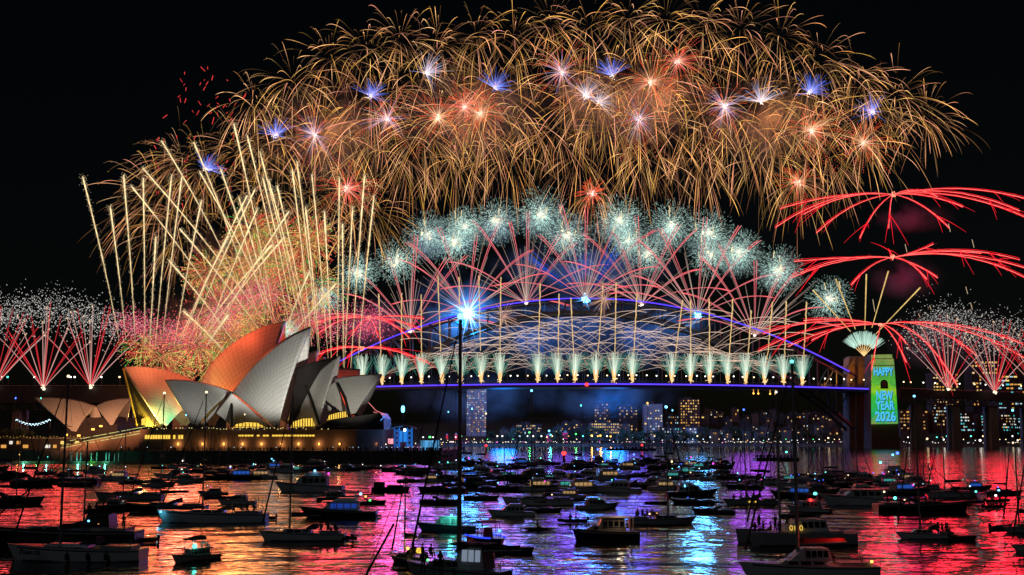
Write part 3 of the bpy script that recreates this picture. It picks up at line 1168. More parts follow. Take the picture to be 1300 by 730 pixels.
for i, (px, py, tone, s) in enumerate(((672, 549, 'green', 1.4), (697, 547, 'cyan', 1.6), (699, 552, 'teal', 1.2), (751, 553, 'amber', 1.6), (762, 553, 'amber', 1.6), (775, 554, 'amber', 1.4), (731, 551, 'green', 1.3),
                                      (1075, 556, 'green', 1.5), (1051, 556, 'warm', 1.2), (1118, 557, 'green', 1.5), (1162, 558, 'white', 1.4), (1176, 557, 'warm', 1.5), (1197, 558, 'white', 1.3), (1243, 559, 'white', 1.7),
                                      (1285, 562, 'warm', 1.4), (1291, 559, 'white', 1.2))):
    p = at(px, py, 1262 if px < 1000 else 1190)
    street_lamp((p.x, p.y, p.z - 7.6 * s), tone, 'tall bright %s park lamp on the far shore, %s from the left' % (tone, nth(i)), 'park lamps on the far shore', s)
    lamp('park_light', (p.x, p.y - 3 * s, p.z), (1.6e3 if px < 1000 else 1.3e2) * s, TONE[tone], 1.0)
m, g1, g2, g3 = MB(), MB(), MB(), MB()
for i in range(620):
    px = rnd.uniform(530, 1000) if rnd.random() < .75 else rnd.uniform(1000, 1300)
    x = at(px, 560, 1262).x
    y = ed(x) + rnd.uniform(1, 24)
    x = at(px, 560, y).x
    z = 2.6 + max(0, y - ed(x) - 9) * .05
    m.tube((x, y, z), (x, y, z + 1.35), .24, .2, 5)
    m.ball((x, y, z + 1.55), .15, 5, 4)
    if rnd.random() < .55:
        (g1 if rnd.random() < .6 else g2 if rnd.random() < .6 else g3).ball((x + .1, y - .4, z + rnd.uniform(1.3, 2.4)), rnd.uniform(.2, .42), 5, 4)
cr_ = setting(m.build('crowd', M['canvas']), 'stuff')
g1.build('phone_lights', G['white'], cr_)
g2.build('torch_lights', G['warm'], cr_)
g3.build('glow_sticks', G['magenta'], cr_)
# magenta lit kiosk and small coloured pavilions
for px0, px1, pt, pb, tone, lb in ((693, 702, 549, 558, 'magenta', 'small magenta lit pavilion by the far shore crowd'), (714, 721, 546, 555, 'magenta', 'smaller magenta lit pavilion right of the cyan park lamp'),
                                   (566, 569, 550, 555, 'red', 'tiny red lit kiosk beside the tallest mast'), (577, 581, 549, 556, 'red', 'red and magenta lit kiosk past the tallest mast')):
    p0, p1 = at(px0, pb, 1300), at(px1, pt, 1300)
    e = empty('festival_pavilion', ((p0.x + p1.x) / 2, 1300, p0.z))
    tag(e, lb, 'pavilion')
    w, h = p1.x - p0.x, p1.z - p0.z
    m = MB()
    m.prism([(-w / 2, h * .6), (w / 2, h * .6), (0, h)], -3, 3)
    m.build('tent_roof', M['wall_pale'], e)
    m = MB()
    m.box((0, 0, h * .3 - 1), (w * .8, 5, h * .6 + 2))
    m.build('lit_wall', glow('pavilion_' + tone, (1, .05, .55) if tone == 'magenta' else (1, .05, .12), .55), e)

# ------------------------------------------------------------------ the point: stage, forecourt, pontoon
so_ = at(512, 565, 545)
st = empty('festival_stage', (so_.x, 545, qz))
tag(st, 'blue lit festival stage with arched canopy at the end of the point', 'stage')
def sp_(px, py, Y=545):
    return at(px, py, Y) - Vector((so_.x, 545, qz))
m = MB()
rings = []
for px, py in ((496, 545), (502, 542.5), (512, 541), (522, 542.5), (528, 545)):
    p = sp_(px, py)
    rings.append([(p.x, -5, p.z), (p.x, 7, p.z), (p.x, 7, p.z + .5), (p.x, -5, p.z + .5)])
m.loft(rings)
m.build('canopy', M['wall_pale'], st)
m = MB()
for px in (501, 507, 517, 523):
    m.tube(sp_(px, 568), sp_(px, 543), .3, .3, 5)
for px in (501, 517):
    for k in range(4):
        a, c = sp_(px, 568 - k * 6), sp_(px + 6, 562 - k * 6)
        m.tube(a, c, .15, .15, 4)
        m.tube(sp_(px + 6, 568 - k * 6), sp_(px, 562 - k * 6), .15, .15, 4)
m.build('truss_tower', G['blue'] if False else glow('blue_lit_truss', (.02, .22, .9), .7), st)
m = MB()
a, c = sp_(507, 561), sp_(517, 547)
m.box(((a.x + c.x) / 2, 3, (a.z + c.z) / 2), (c.x - a.x, .5, c.z - a.z))
m.build('screen', glow('stage_screen', (.03, .3, 1.0), .8), st)
m = MB()
m.ball(sp_(513.5, 546, 543), .9, 8, 5)
m.build('stage_lamp', G['cool'], st)
lamp('stage_light', (so_.x, 541, at(512, 552, 545).z), 1.5e3, (.05, .3, 1), 1)
p = at(496, 561, 535)
e = empty('light_box_sign', (p.x, 535, qz))
tag(e, 'pink and white light box beside the blue stage', 'sign')
m = MB()
m.box((0, 0, p.z - qz + .3), (2.4, .5, 2.4))
m.build('panel', glow('pink_lightbox', (1, .35, .4), 1.2), e)
m = MB()
m.tube((0, .1, 0), (0, .1, p.z - qz - .9), .15)
m.build('post', M['steel'], e)
p0, p1 = at(534, 566, 540), at(558, 559, 540)
e = empty('market_tent', ((p0.x + p1.x) / 2, 540, qz))
tag(e, 'row tent of blue white stalls right of the stage', 'tent')
for i in range(5):
    w = (p1.x - p0.x) / 5
    m = MB()
    m.box((-w * 2 + w * i, 0, (p1.z - qz) / 2), (w * .8, 3, p1.z - qz))
    m.build('lit_bay', glow('bay_light', (.12, .5, 1), .5 + .25 * (i % 2)), e)
m = MB()
m.prism([(-w * 2.6, p1.z - qz), (w * 2.6, p1.z - qz), (0, p1.z - qz + 1.2)], -2, 2)
m.build('tent_roof', M['wall_pale'], e)
# light edged prow fin
m = MB()
m.path([hp(468, 511, FY - 20), hp(477, 521, FY - 22), hp(490, 527, FY - 26)], .17, 5)
m.path([hp(474, 523, FY - 24), hp(490, 527, FY - 26)], .15, 5)
m.build('pink_edge_light', glow('pink_edge', (1, .25, .25), .9), hall)
m = MB()
m.path([hp(490, 527, FY - 26), hp(483, 534, FY - 26)], .2, 5)
m.build('blue_edge_light', glow('cyan_edge', (.1, .35, 1), 1.0), hall)
for i, (px, py, tone, s) in enumerate(((490, 564, 'warm', .8), (528, 563, 'warm', 1.0), (512, 519.5, 'cyan', 2.0), (561, 564, 'amber', .7), (546, 555, 'green', 1.1))):
    p = at(px, py, 540)
    hgt = p.z - qz
    e = street_lamp((p.x, 540, qz), tone, 'lamp on the point by the stage with %s globe, %s from the left' % (tone, nth(i)), 'lamps on the point', hgt / 7.6)
    e.scale = (min(1.2, hgt / 7.6), min(1.2, hgt / 7.6), hgt / 7.6)
for i in range(46):
    pass
m, g1 = MB(), MB()
for i in range(240):
    px = rnd.uniform(486, 562) if rnd.random() < .45 else rnd.uniform(150, 486)
    Y = QY + rnd.uniform(2, 10)
    p = at(px, 571, Y)
    m.tube((p.x, Y, qz), (p.x, Y, qz + 1.35), .22, .2, 5)
    m.ball((p.x, Y, qz + 1.55), .14, 5, 4)
    if rnd.random() < .12:
        g1.ball((p.x, Y - .4, qz + 1.5), .12, 5, 4)
cq = setting(m.build('quay_crowd', M['canvas']), 'stuff')
g1.build('phone_lights', G['cool'], cq)
# left forecourt: low terrace building, string lights and pontoon
tb = at(80, 572, 545)
e = empty('terrace_building', (tb.x - 22, 552, qz))
tag(e, 'low terrace of lit bars below the restaurant shells', 'building')
w = 62
m = MB()
m.box((0, 4, 2.6), (w, 14, 5.2))
m.build('wall', M['wall_dark'], e)
m = MB()
m.box((0, 3, 5.5), (w + 2, 17, .5))
m.build('roof_terrace', M['concrete'], e)
for i in range(17):
    if rnd.random() < .25:
        continue
    t = rnd.choice(['amber', 'yellow', 'warm', 'teal', 'white', 'dim', 'amber'])
    o = link('lit_bay', win_mesh(rnd.choice((1.6, 2.4)), 1.5, t), e)
    o.location = (-w / 2 + 2 + i * 3.5, -3.2, rnd.choice((1.6, 3.4)))
m = MB()
for i in range(40):
    x = -w / 2 + i * w / 39
    m.ball((x, -5.6, 6.1 + .35 * math.sin(i * 1.3)), .16, 5, 4)
m.build('festoon_lights', G['yellow'], e)
e = empty('fairy_light_string', tuple(at(42, 536, 552)))
tag(e, 'sagging white fairy lights strung between the trees left of the restaurant', 'string lights')
m, m2 = MB(), MB()
pts = []
for i in range(34):
    t = i / 33
    px = 20 + 44 * t
    py = 532 + 6.5 * math.sin(math.pi * t) + (1.6 if i % 3 == 0 else 0)
    pts.append(at(px, py, 552) - e.location)
m.path(pts, .05, 4)
m.build('cable', M['wire'], e)
for q in pts:
    m2.ball(q, .26, 6, 4)
m2.build('bulb', G['cool'], e)
for q in (pts[0], pts[-1]):
    m = MB()
    m.tube((q.x, q.y, q.z), (q.x, q.y, qz - e.location.z), .12)
    m.build('pole', M['steel'], e)
e = empty('pontoon', (at(95, 586, 500).x, 500, 0))
tag(e, 'floating pontoon with pale piles in front of the forecourt', 'pontoon')
m = MB()
m.box((0, 0, .45), (58, 3.2, .9))
m.build('float_deck', M['deck'], e)
for i, px in enumerate((90, 97, 102, 115, 122, 134, 138, 145, 150)):
    p = at(px, 586, 501)
    m = MB()
    m.tube((p.x - e.location.x, 1.4, -1), (p.x - e.location.x, 1.4, 4.6), .22, .22, 8)
    m.build('pile', M['white_paint'], e)
for i, (px, py, tone) in enumerate(((32, 585, 'teal'), (49, 581, 'green'), (61, 580, 'teal'), (101, 583.5, 'teal'), (118, 583.5, 'green'), (135, 583.5, 'teal'), (1, 585, 'cool'), (25, 577, 'amber'), (10, 507, 'blue'))):
    p = at(px, py, 499)
    z0 = .9
    if px == 10:
        continue
    street_lamp((p.x, 499, z0), 'teal' if tone == 'green' else ('white' if tone == 'cool' else tone), 'pontoon lamp with %s light in front of the forecourt, %s from the left' % (tone, nth(i)), 'lamps on the pontoon', (p.z - z0) / 7.6)
    lamp('pontoon_light', (p.x, 497.5, p.z), 320, TONE[tone], .35)
# ------------------------------------------------------------------ boats
def hull_rings(L, Bm, zs, zb, d=0.45, stern=0.72, rake=0.9, ns=15, fine=2.2, y0=0.0):
    rings = []
    for i in range(ns):
        t = i / (ns - 1)
        if t < .45:
            w = stern + (1 - stern) * math.sin(math.pi / 2 * t / .45)
        else:
            w = 1 - ((t - .45) / .55) ** fine
        w = max(w, .015) * Bm / 2
        zt = zs + (zb - zs) * t ** 1.7
        sh = [(0, -d), (.66, -d * .55), (.90, .05), (1.0, zt)]
        r = []
        for k, (f, z) in enumerate(sh):
            xx = -L / 2 + t * (L - rake) + rake * max(0, z) / zb * t ** 3
            r.append((xx, y0 + f * w, z))
        for k in (3, 2, 1):
            x, y, z = r[k]
            r.append((x, 2 * y0 - y, z))
        rings.append(r)
    return rings


def add_hull(e, L, Bm, zs, zb, mat, deckmat=None, stripe=None, y0=0.0, **kw):
    rg = hull_rings(L, Bm, zs, zb, y0=y0, **kw)
    m = MB()
    m.loft(rg)
    h = m.build('hull', mat, e, True)
    mod = h.modifiers.new('split', 'EDGE_SPLIT')
    mod.split_angle = R(40)
    m = MB()
    n = len(rg)
    vs, fs = [], []
    for r in rg:
        vs += [(r[3][0] - .02, y0 + (r[3][1] - y0) * .93, r[3][2] + .03), (r[4][0] - .02, y0 + (r[4][1] - y0) * .93, r[4][2] + .03)]
    fs = [(2 * i, 2 * i + 2, 2 * i + 3, 2 * i + 1) for i in range(n - 1)]
    m.add(vs, fs)
    m.build('deck', deckmat or M['deck'], h)
    if stripe:
        m = MB()
        for sg in (1, -1):
            vs = []
            for r in rg[:-1]:
                x, y, z = r[3]
                x2, y2, z2 = r[2]
                for f in (.80, .90):
                    vs.append((x2 + (x - x2) * f, y0 + sg * (abs(y2 - y0) + (abs(y - y0) - abs(y2 - y0)) * f + .012), z2 + (z - z2) * f))
            m.add(vs, [(2 * i, 2 * i + 2, 2 * i + 3, 2 * i + 1) for i in range(n - 2)])
        m.build('cove_stripe', stripe, h)
    m = MB()
    for sg in (1, -1):
        vs = []
        for r in rg[:-1]:
            x2, y2, z2 = r[2]
            x1, y1, z1 = r[1]
            vs += [(x2, y0 + sg * (abs(y2 - y0) + .014), z2 + .08), (x1 * .0 + x2, y0 + sg * (abs(y2 - y0) * .97 + .014), -.12)]
        m.add(vs, [(2 * i, 2 * i + 2, 2 * i + 3, 2 * i + 1) for i in range(n - 2)])
    m.build('boot_stripe', M['antifoul'], h)
    return h


def rail(e, L, Bm, zs, zb, frac=.9):
    rg = hull_rings(L, Bm * .96, zs, zb)
    m = MB()
    for side in (3, 4):
        ps = [Vector(r[side]) for r in rg]
        for h in (.35, .62):
            m.path([p + Vector((0, 0, h)) for p in ps], .014, 4)
        for p in ps[::2]:
            m.tube(p, p + Vector((0, 0, .64)), .018, .018, 4)
    m.build('guard_rail', M['alloy'], e)


def house(e, name, x0, x1, w0, w1, z0, z1, mat, slope=.5, back=.1, nwin=3, lit=None, winmat=None):
    """a cabin with raked front and its side windows"""
    rings = []
    for x, k in ((x0, 0), (x0 + back, 1), (x1 - slope, 1), (x1, 0)):
        zt = z1 if k else z0 + .02
        ww = w0 if x < (x0 + x1) / 2 else w1
        rings.append([(x, -ww / 2, z0), (x, ww / 2, z0), (x, ww / 2 * .86, zt), (x, -ww / 2 * .86, zt)])
    m = MB()
    m.loft(rings)
    h = m.build(name, mat, e)
    gm = winmat or M['glass']
    span = (x1 - slope) - (x0 + back)
    for sg in (1, -1):
        for i in range(nwin):
            c0 = x0 + back + span * (i + .12) / nwin
            c1 = x0 + back + span * (i + .88) / nwin
            ww0, ww1 = (w0 + (w1 - w0) * ((c0 - x0) / (x1 - x0))) / 2, (w0 + (w1 - w0) * ((c1 - x0) / (x1 - x0))) / 2
            vs = []
            for zf in (.34, .82):
                for c, ww in ((c0, max(w0, w1) / 2), (c1, max(w0, w1) / 2)):
                    yy = ww * (1 - .14 * zf) + .015
                    vs.append((c, sg * yy, z0 + (z1 - z0) * zf))
            m = MB()
            vv = vs + [(x, y - sg * .05, z) for x, y, z in vs]
            m.add(vv, [(0, 1, 3, 2), (4, 6, 7, 5), (0, 4, 5, 1), (2, 3, 7, 6), (0, 2, 6, 4), (1, 5, 7, 3)])
            m.build('window', gm, h)
    return h


_lm = {}


def bulb(e, p, tone, r=.16, name='deck_lamp', light=0):
    key = (tone, round(r, 2))
    if key not in _lm:
        m = MB()
        m.ball((0, 0, 0), r, 8, 5)
        _lm[key] = m.data('lamp', G[tone])
    o = link(name, _lm[key], e)
    o.location = p
    return o


def mast_set(e, xm, zd, H, L, boom=True, cover=None, lampt=None, lr=.2, r=.11, Bm=3.2, xb=None, xs=None, boomdir=-1, boomlen=None, zb=1.4, furl=True):
    m = MB()
    m.tube((xm, 0, zd), (xm, 0, H), r, r * .7, 8)
    ms = m.build('mast', M['alloy'], e)
    for f in (.42, .70):
        m = MB()
        z = zd + (H - zd) * f
        m.tube((xm - .1, -Bm * .32, z), (xm, 0, z + .05), .035, .05, 4)
        m.tube((xm - .1, Bm * .32, z), (xm, 0, z + .05), .035, .05, 4)
        m.build('spreader', M['alloy'], ms)
    if lampt:
        bulb(ms, (xm, 0, H + lr * .7), lampt, lr, 'masthead_lamp')
    xb = L * .47 if xb is None else xb
    xs = -L * .48 if xs is None else xs
    m = MB()
    m.tube((xm, 0, H), (xb, 0, zb), .018, .018, 4)
    m.tube((xm, 0, H), (xs, 0, zb * .8), .016, .016, 4)
    for sg in (1, -1):
        zz = zd + (H - zd) * .70
        m.path([(xm, 0, H * .97), (xm - .1, sg * Bm * .32, zz), (xm - .1, sg * Bm * .46, zd)], .014, 4)
        m.tube((xm, 0, zd + (H - zd) * .42), (xm - .4, sg * Bm * .46, zd), .014, .014, 4)
    m.build('standing_rigging', M['wire'], e)
    if furl:
        m = MB()
        a, c = Vector((xm, 0, H)), Vector((xb, 0, zb))
        m.tube(c.lerp(a, .06), c.lerp(a, .93), .10, .045, 6)
        m.build('furled_headsail', M['canvas'], e)
    if boom:
        bl = boomlen or L * .36
        z = zd + 1.35
        m = MB()
        m.tube((xm, 0, z), (xm + boomdir * bl, 0, z + .15), .07, .06, 6)
        bm_ = m.build('boom', M['alloy'], e)
        m = MB()
        rings = []
        for i in range(9):
            t = i / 8
            x = xm + boomdir * (.15 + (bl - .3) * t)
            hh = (.26 - .12 * t) * (1 + .12 * math.sin(i * 2.1))
            rings.append([(x, hh * .62 * math.cos(a), z + .1 + .15 * t + hh * .55 + hh * math.sin(a)) for a in [2 * math.pi * k / 8 for k in range(8)]])
        m.loft(rings)
        m.build('sail_cover', cover or M['canvas'], bm_, True)
    return ms


def hood(e, x0, x1, w, z0, z1, mat, name='spray_hood'):
    rings = []
    for i in range(6):
        t = i / 5
        x = x0 + (x1 - x0) * t
        zt = z1 - (z1 - z0) * (.05 + .75 * t ** 2)
        rings.append([(x, -w / 2, z0), (x, -w / 2 * .95, z0 + (zt - z0) * .7), (x, -w / 4, zt), (x, w / 4, zt), (x, w / 2 * .95, z0 + (zt - z0) * .7), (x, w / 2, z0)])
    m = MB()
    m.loft(rings)
    return m.build(name, mat, e)


def yacht(L=11.0, hull='white_paint', H=13.5, lampt=None, label='', cover=None, loc=(0, 0, 0), rz=0.0, group='yachts', name='sailing_yacht', hoodmat=None, xm=None, biminibar=False, lr=.2, lit=None, mr=.11):
    e = empty(name, loc, rz)
    tag(e, label, 'sailboat', group)
    Bm, zs, zb = L * .30, L * .082, L * .115
    add_hull(e, L, Bm, zs, zb, M[hull], M['grey_paint'], M['antifoul'] if hull != 'dark_paint' else M['grey_paint'])
    house(e, 'cabin', -L * .12, L * .26, Bm * .58, Bm * .44, zs + .04, zs + .52, M['white_paint'] if hull == 'white_paint' else M['grey_paint'], L * .09, .15, 3)
    mast_set(e, L * .08 if xm is None else xm, zs + .5, H, L, True, cover, lampt, lr, mr, Bm, zb=zb)
    hood(e, -L * .18, -L * .06, Bm * .56, zs + .5, zs + 1.15, M[hoodmat or 'canvas'])
    rail(e, L, Bm, zs, zb)
    m = MB()
    m.box((-L * .33, 0, zs + .16), (L * .22, Bm * .62, .34))
    m.build('cockpit_coaming', M['grey_paint'], e)
    m = MB()
    for k in range(16):
        a, c = 2 * math.pi * k / 16, 2 * math.pi * (k + 1) / 16
        m.tube((-L * .40, .38 * math.cos(a), zs + .75 + .38 * math.sin(a)), (-L * .40, .38 * math.cos(c), zs + .75 + .38 * math.sin(c)), .025, .025, 4)
    m.tube((-L * .40, 0, zs + .2), (-L * .40, 0, zs + .75), .06, .05)
    m.build('steering_wheel', M['alloy'], e)
    if biminibar:
        m = MB()
        for sg in (1, -1):
            for x in (-L * .47, -L * .40):
                m.tube((x, sg * Bm * .3, zs), (x, sg * Bm * .3, zs + 2.2), .035, .035, 5)
        m.box((-L * .43, 0, zs + 2.25), (L * .12, Bm * .66, .06))
        m.build('stern_arch', M['alloy'], e)
    if lit:
        bulb(e, (-L * .20, -Bm * .1, zs + .7), lit, .11)
    return e


def cruiser(L=12.0, hull='white_paint', label='', loc=(0, 0, 0), rz=0.0, group='motor cruisers', fly=True, winlit=None, lamps=(), name='motor_cruiser', top='white_paint', tall=1.0):
    e = empty(name, loc, rz)
    tag(e, label, 'motor boat', group)
    Bm, zs, zb = L * .31, L * .085, L * .145
    add_hull(e, L, Bm, zs, zb, M[hull], M['grey_paint'], M['antifoul'] if hull != 'dark_paint' else M['grey_paint'], stern=.88, fine=2.8, rake=L * .12)
    hh = L * .115 * tall
    house(e, 'saloon', -L * .28, L * .22, Bm * .76, Bm * .60, zs + .03, zs + hh, M[top], L * .13, .2, 4, winmat=winlit)
    m = MB()
    m.box((L * -.06, 0, zs + hh + .06), (L * .52, Bm * .74, .12))
    m.build('saloon_roof', M[top], e)
    if fly:
        house(e, 'flybridge', -L * .24, L * .06, Bm * .60, Bm * .52, zs + hh + .12, zs + hh * 1.45, M[top], L * .06, .1, 0)
        m = MB()
        for x in (-L * .22, -L * .02):
            for sg in (1, -1):
                m.tube((x, sg * Bm * .27, zs + hh * 1.3), (x, sg * Bm * .27, zs + hh * 2.05), .03, .03, 5)
        m.build('canopy_posts', M['alloy'], e)
        m = MB()
        m.box((-L * .11, 0, zs + hh * 2.08), (L * .27, Bm * .62, .08))
        m.build('canopy', M['canvas'], e)
    m = MB()
    for sg in (1, -1):
        m.tube((-L * .26, sg * Bm * .34, zs + hh), (-L * .22, sg * Bm * .26, zs + hh * 1.75), .06, .05, 5)
    m.tube((-L * .22, -Bm * .26, zs + hh * 1.75), (-L * .22, Bm * .26, zs + hh * 1.75), .06, .06, 5)
    m.tube((-L * .22, 0, zs + hh * 1.75), (-L * .22, 0, zs + hh * 2.6), .025, .015, 4)
    m.build('radar_arch', M['white_paint'], e)
    rail(e, L, Bm, zs, zb)
    m = MB()
    m.box((-L * .52, 0, .28), (L * .06, Bm * .8, .12))
    m.build('swim_platform', M['deck'], e)
    for (fx, fy, fz, tone, r) in lamps:
        bulb(e, (fx * L, fy * Bm, zs + fz * hh), tone, r)
    return e


def dinghy(label, loc, rz, L=3.2, group='tenders', inflatable=True):
    e = empty('inflatable_tender' if inflatable else 'rowing_dinghy', loc, rz)
    tag(e, label, 'dinghy', group)
    if inflatable:
        m = MB()
        pts = [(-L / 2, -.62), (L * .2, -.62), (L * .42, -.38), (L / 2, 0), (L * .42, .38), (L * .2, .62), (-L / 2, .62)]
        m.path([(x, y, .28 + (.12 if x > L * .3 else 0)) for x, y in pts], .21, 8)
        m.build('buoyancy_tube', M['rubber'], e)
        m = MB()
        m.box((-.1 * L, 0, .15), (L * .75, 1.1, .08))
        m.build('floor', M['grey_paint'], e)
    else:
        add_hull(e, L, L * .4, .42, .62, M['dark_paint'], M['deck'], d=.2, rake=.3)
    m = MB()
    m.box((-L / 2 - .12, 0, .62), (.3, .3, .42), top=.8)
    m.tube((-L / 2 - .14, 0, .5), (-L / 2 - .18, 0, -.25), .07, .06)
    m.tube((-L / 2, 0, .7), (-L / 2 + .5, .1, .75), .03, .03)
    m.build('outboard_motor', M['rubber'], e)
    return e


# people: one skinned body each, posed standing or sitting
def person_mesh(pose):
    if pose == 'stand':
        J = {'pelvis': (0, 0, .95), 'waist': (0, 0, 1.12), 'chest': (0, .01, 1.35), 'neck': (0, .01, 1.50), 'head': (0, -.01, 1.64), 'crown': (0, .0, 1.76),
             'sl': (.17, 0, 1.43), 'el': (.24, .03, 1.16), 'hl': (.24, -.10, .94), 'sr': (-.17, 0, 1.43), 'er': (-.25, -.02, 1.2), 'hr': (-.14, -.22, 1.28),
             'pl': (.10, 0, .90), 'kl': (.12, -.02, .50), 'al': (.13, .03, .09), 'tl': (.14, -.14, .04), 'pr': (-.10, 0, .90), 'kr': (-.12, -.01, .50), 'ar': (-.13, .04, .09), 'tr': (-.14, -.13, .04)}
    else:
        J = {'pelvis': (0, 0, .12), 'waist': (0, .0, .30), 'chest': (0, -.03, .54), 'neck': (0, -.05, .69), 'head': (0, -.07, .83), 'crown': (0, -.06, .95),
             'sl': (.17, -.03, .62), 'el': (.25, -.08, .36), 'hl': (.17, -.32, .28), 'sr': (-.17, -.03, .62), 'er': (-.25, -.08, .36), 'hr': (-.17, -.32, .28),
             'pl': (.10, -.04, .11), 'kl': (.14, -.46, .16), 'al': (.13, -.50, -.26), 'tl': (.13, -.64, -.30), 'pr': (-.10, -.04, .11), 'kr': (-.14, -.46, .16), 'ar': (-.13, -.50, -.26), 'tr': (-.13, -.64, -.30)}
    rad = {'pelvis': .15, 'waist': .13, 'chest': .16, 'neck': .06, 'head': .10, 'crown': .075, 'sl': .075, 'el': .05, 'hl': .04, 'sr': .075, 'er': .05, 'hr': .04, 'pl': .10, 'kl': .07, 'al': .05, 'tl': .045,
           'pr': .10, 'kr': .07, 'ar': .05, 'tr': .045}
    names = list(J)
    E_ = [('pelvis', 'waist'), ('waist', 'chest'), ('chest', 'neck'), ('neck', 'head'), ('head', 'crown'), ('chest', 'sl'), ('sl', 'el'), ('el', 'hl'), ('chest', 'sr'), ('sr', 'er'), ('er', 'hr'),
          ('pelvis', 'pl'), ('pl', 'kl'), ('kl', 'al'), ('al', 'tl'), ('pelvis', 'pr'), ('pr', 'kr'), ('kr', 'ar'), ('ar', 'tr')]
    me = bpy.data.meshes.new('person')
    me.from_pydata([J[n] for n in names], [(names.index(a), names.index(b_)) for a, b_ in E_], [])
    o = bpy.data.objects.new('person', me)
    COL.objects.link(o)
    o.modifiers.new('skin', 'SKIN')
    sk = me.skin_vertices[0].data if me.skin_vertices else None
    if sk is None:
        bm = bmesh.new()
        bm.from_mesh(me)
        bm.verts.layers.skin.verify()
        bm.to_mesh(me)
        bm.free()
        sk = me.skin_vertices[0].data
    for i, n in enumerate(names):
        sk[i].radius = (rad[n], rad[n])
        sk[i].use_root = n == 'pelvis'
    s = o.modifiers.new('sub', 'SUBSURF')
    s.levels = s.render_levels = 1
    bpy.context.view_layer.update()
    out = bpy.data.meshes.new_from_object(o.evaluated_get(bpy.context.evaluated_depsgraph_get()))
    bpy.data.objects.remove(o)
    out.materials.clear()
    zn = J['neck'][2] + .02
    return out, zn


M['skin'] = pbr('skin', (.35, .20, .14), .6)
M['hair'] = pbr('hair', (.02, .015, .012), .7)
CLOTH = [pbr('dark_jacket', (.03, .03, .04), .8), pbr('blue_shirt', (.04, .06, .14), .8), pbr('grey_shirt', (.2, .2, .2), .8), pbr('red_shirt', (.3, .03, .03), .8)]
_pm = {}
for pose in ('stand', 'sit'):
    base, zn = person_mesh(pose)
    for ci, cm in enumerate(CLOTH):
        me = base.copy()
        me.materials.append(cm)
        me.materials.append(M['skin'])
        for pl in me.polygons:
            c = pl.center
            hand = (abs(c.x) > .1 and ((pose == 'stand' and (c.y < -.14 and c.z > .9 or (c.z < 1.0 and c.z > .9 and c.x > .2))) or (pose == 'sit' and c.y < -.27 and c.z > .22)))
            pl.material_index = 1 if (c.z > zn or hand) else 0
        me.shade_smooth()
        _pm[(pose, ci)] = me
    m = MB()
    hc = (0, .015, 1.695) if pose == 'stand' else (0, -.045, .885)
    m.ball(hc, .122, 8, 6, .85)
    _pm[(pose, 'hair')] = m.data('hair', M['hair'], True)
_pc = [0]


def person(loc, rz, pose, label, ci=None, group='people on the boats'):
    ci = _pc[0] % len(CLOTH) if ci is None else ci
    _pc[0] += 1
    o = link('person', _pm[(pose, ci)])
    o.location = loc
    o.rotation_euler = (0, 0, rz)
    link('hair', _pm[(pose, 'hair')], o)
    return tag(o, label, 'person', group)


def berth(px0, px1, py):
    """water point and length for a boat whose waterline spans px0..px1 at row py"""
    a = on_water((px0 + px1) / 2, py)
    return a, (px1 - px0) * a.y / FPX * 0.99


def mast_h(p, mx, mpy):
    return at(mx, mpy, p.y).z


PI = math.pi


def on(e, x, y, z):
    """boat coordinates to world"""
    return e.matrix_basis @ Vector((x, y, z))


# --- foreground boats, left to right
p, L = berth(8, 182, 711)
yA = yacht(L, 'white_paint', mast_h(p, 76, 479), 'warm', 'white sloop with dark name lettering on its bow at the lower left', None, p, PI - .03, xm=L * .115, biminibar=False, lr=.15, mr=.14)
zsA = L * .082
me = None
cu = bpy.data.curves.new('name_lettering', 'FONT')
cu.body = 'Pizarro'
cu.size = .85
cu.extrude = .01
cu.offset = .012
cu.shear = .2
tmp = bpy.data.objects.new('tmp', cu)
COL.objects.link(tmp)
bpy.context.view_layer.update()
me = bpy.data.meshes.new_from_object(tmp.evaluated_get(bpy.context.evaluated_depsgraph_get()))
bpy.data.objects.remove(tmp)
me.materials.clear()
me.materials.append(M['dark_paint'])
nl = link('name_lettering', me, yA)
rgA = hull_rings(L, L * .30, L * .082, L * .115)
ra, rb = rgA[10], rgA[13]
# port bow faces the camera: local +y side
va = Vector(ra[3]).lerp(Vector(ra[2]), .55)
vb = Vector(rb[3]).lerp(Vector(rb[2]), .55)
xdir = (va - vb).normalized()
nrm = xdir.cross(Vector((0, 0, 1))).normalized()
if nrm.y < 0:
    nrm = -nrm
zdir = nrm.cross(xdir).normalized()
if zdir.z < 0:
    zdir = -zdir
mat4 = Matrix((xdir, zdir, nrm)).transposed().to_4x4()
mat4.translation = vb + nrm * .12 + xdir * .1
nl.matrix_basis = mat4
for f in (-.02, .13, .26):
    m = MB()
    x = -L * (f + .02)
    m.ball((x, L * .148, .52), .2, 8, 6, 1.9)
    m.tube((x, L * .148, .8), (x, L * .145, 1.25), .02)
    m.build('fender', M['rubber'], yA)
p, L = berth(-26, 178, 690)
yB = yacht(L * .97, 'dark_paint', mast_h(p, 107, 560), None, 'dark ketch with pilothouse moored just behind the lettered white sloop', None, p, PI + .02, xm=-L * .14, group='yachts')
house(yB, 'pilothouse', -L * .33, -L * .15, L * .18, L * .17, L * .085, L * .085 + 1.9, M['dark_paint'], .7, .3, 3)
bulb(yB, (-L * .2, L * .09, 2.6), 'cyan', .12)
bulb(yB, (-L * .26, L * .09, 2.2), 'amber', .10)
for i, (fx, c) in enumerate(((-.17, 0), (-.215, 1), (-.255, 0))):
    w_ = on(yB, fx * L, 0, L * .085 + 1.98)
    person(w_, .2 * i, 'sit', 'person in dark clothes sitting on the ketch pilothouse roof, %s of three from the left' % ORD[i], c)
w_ = on(yB, -L * .40, L * .05, L * .085)
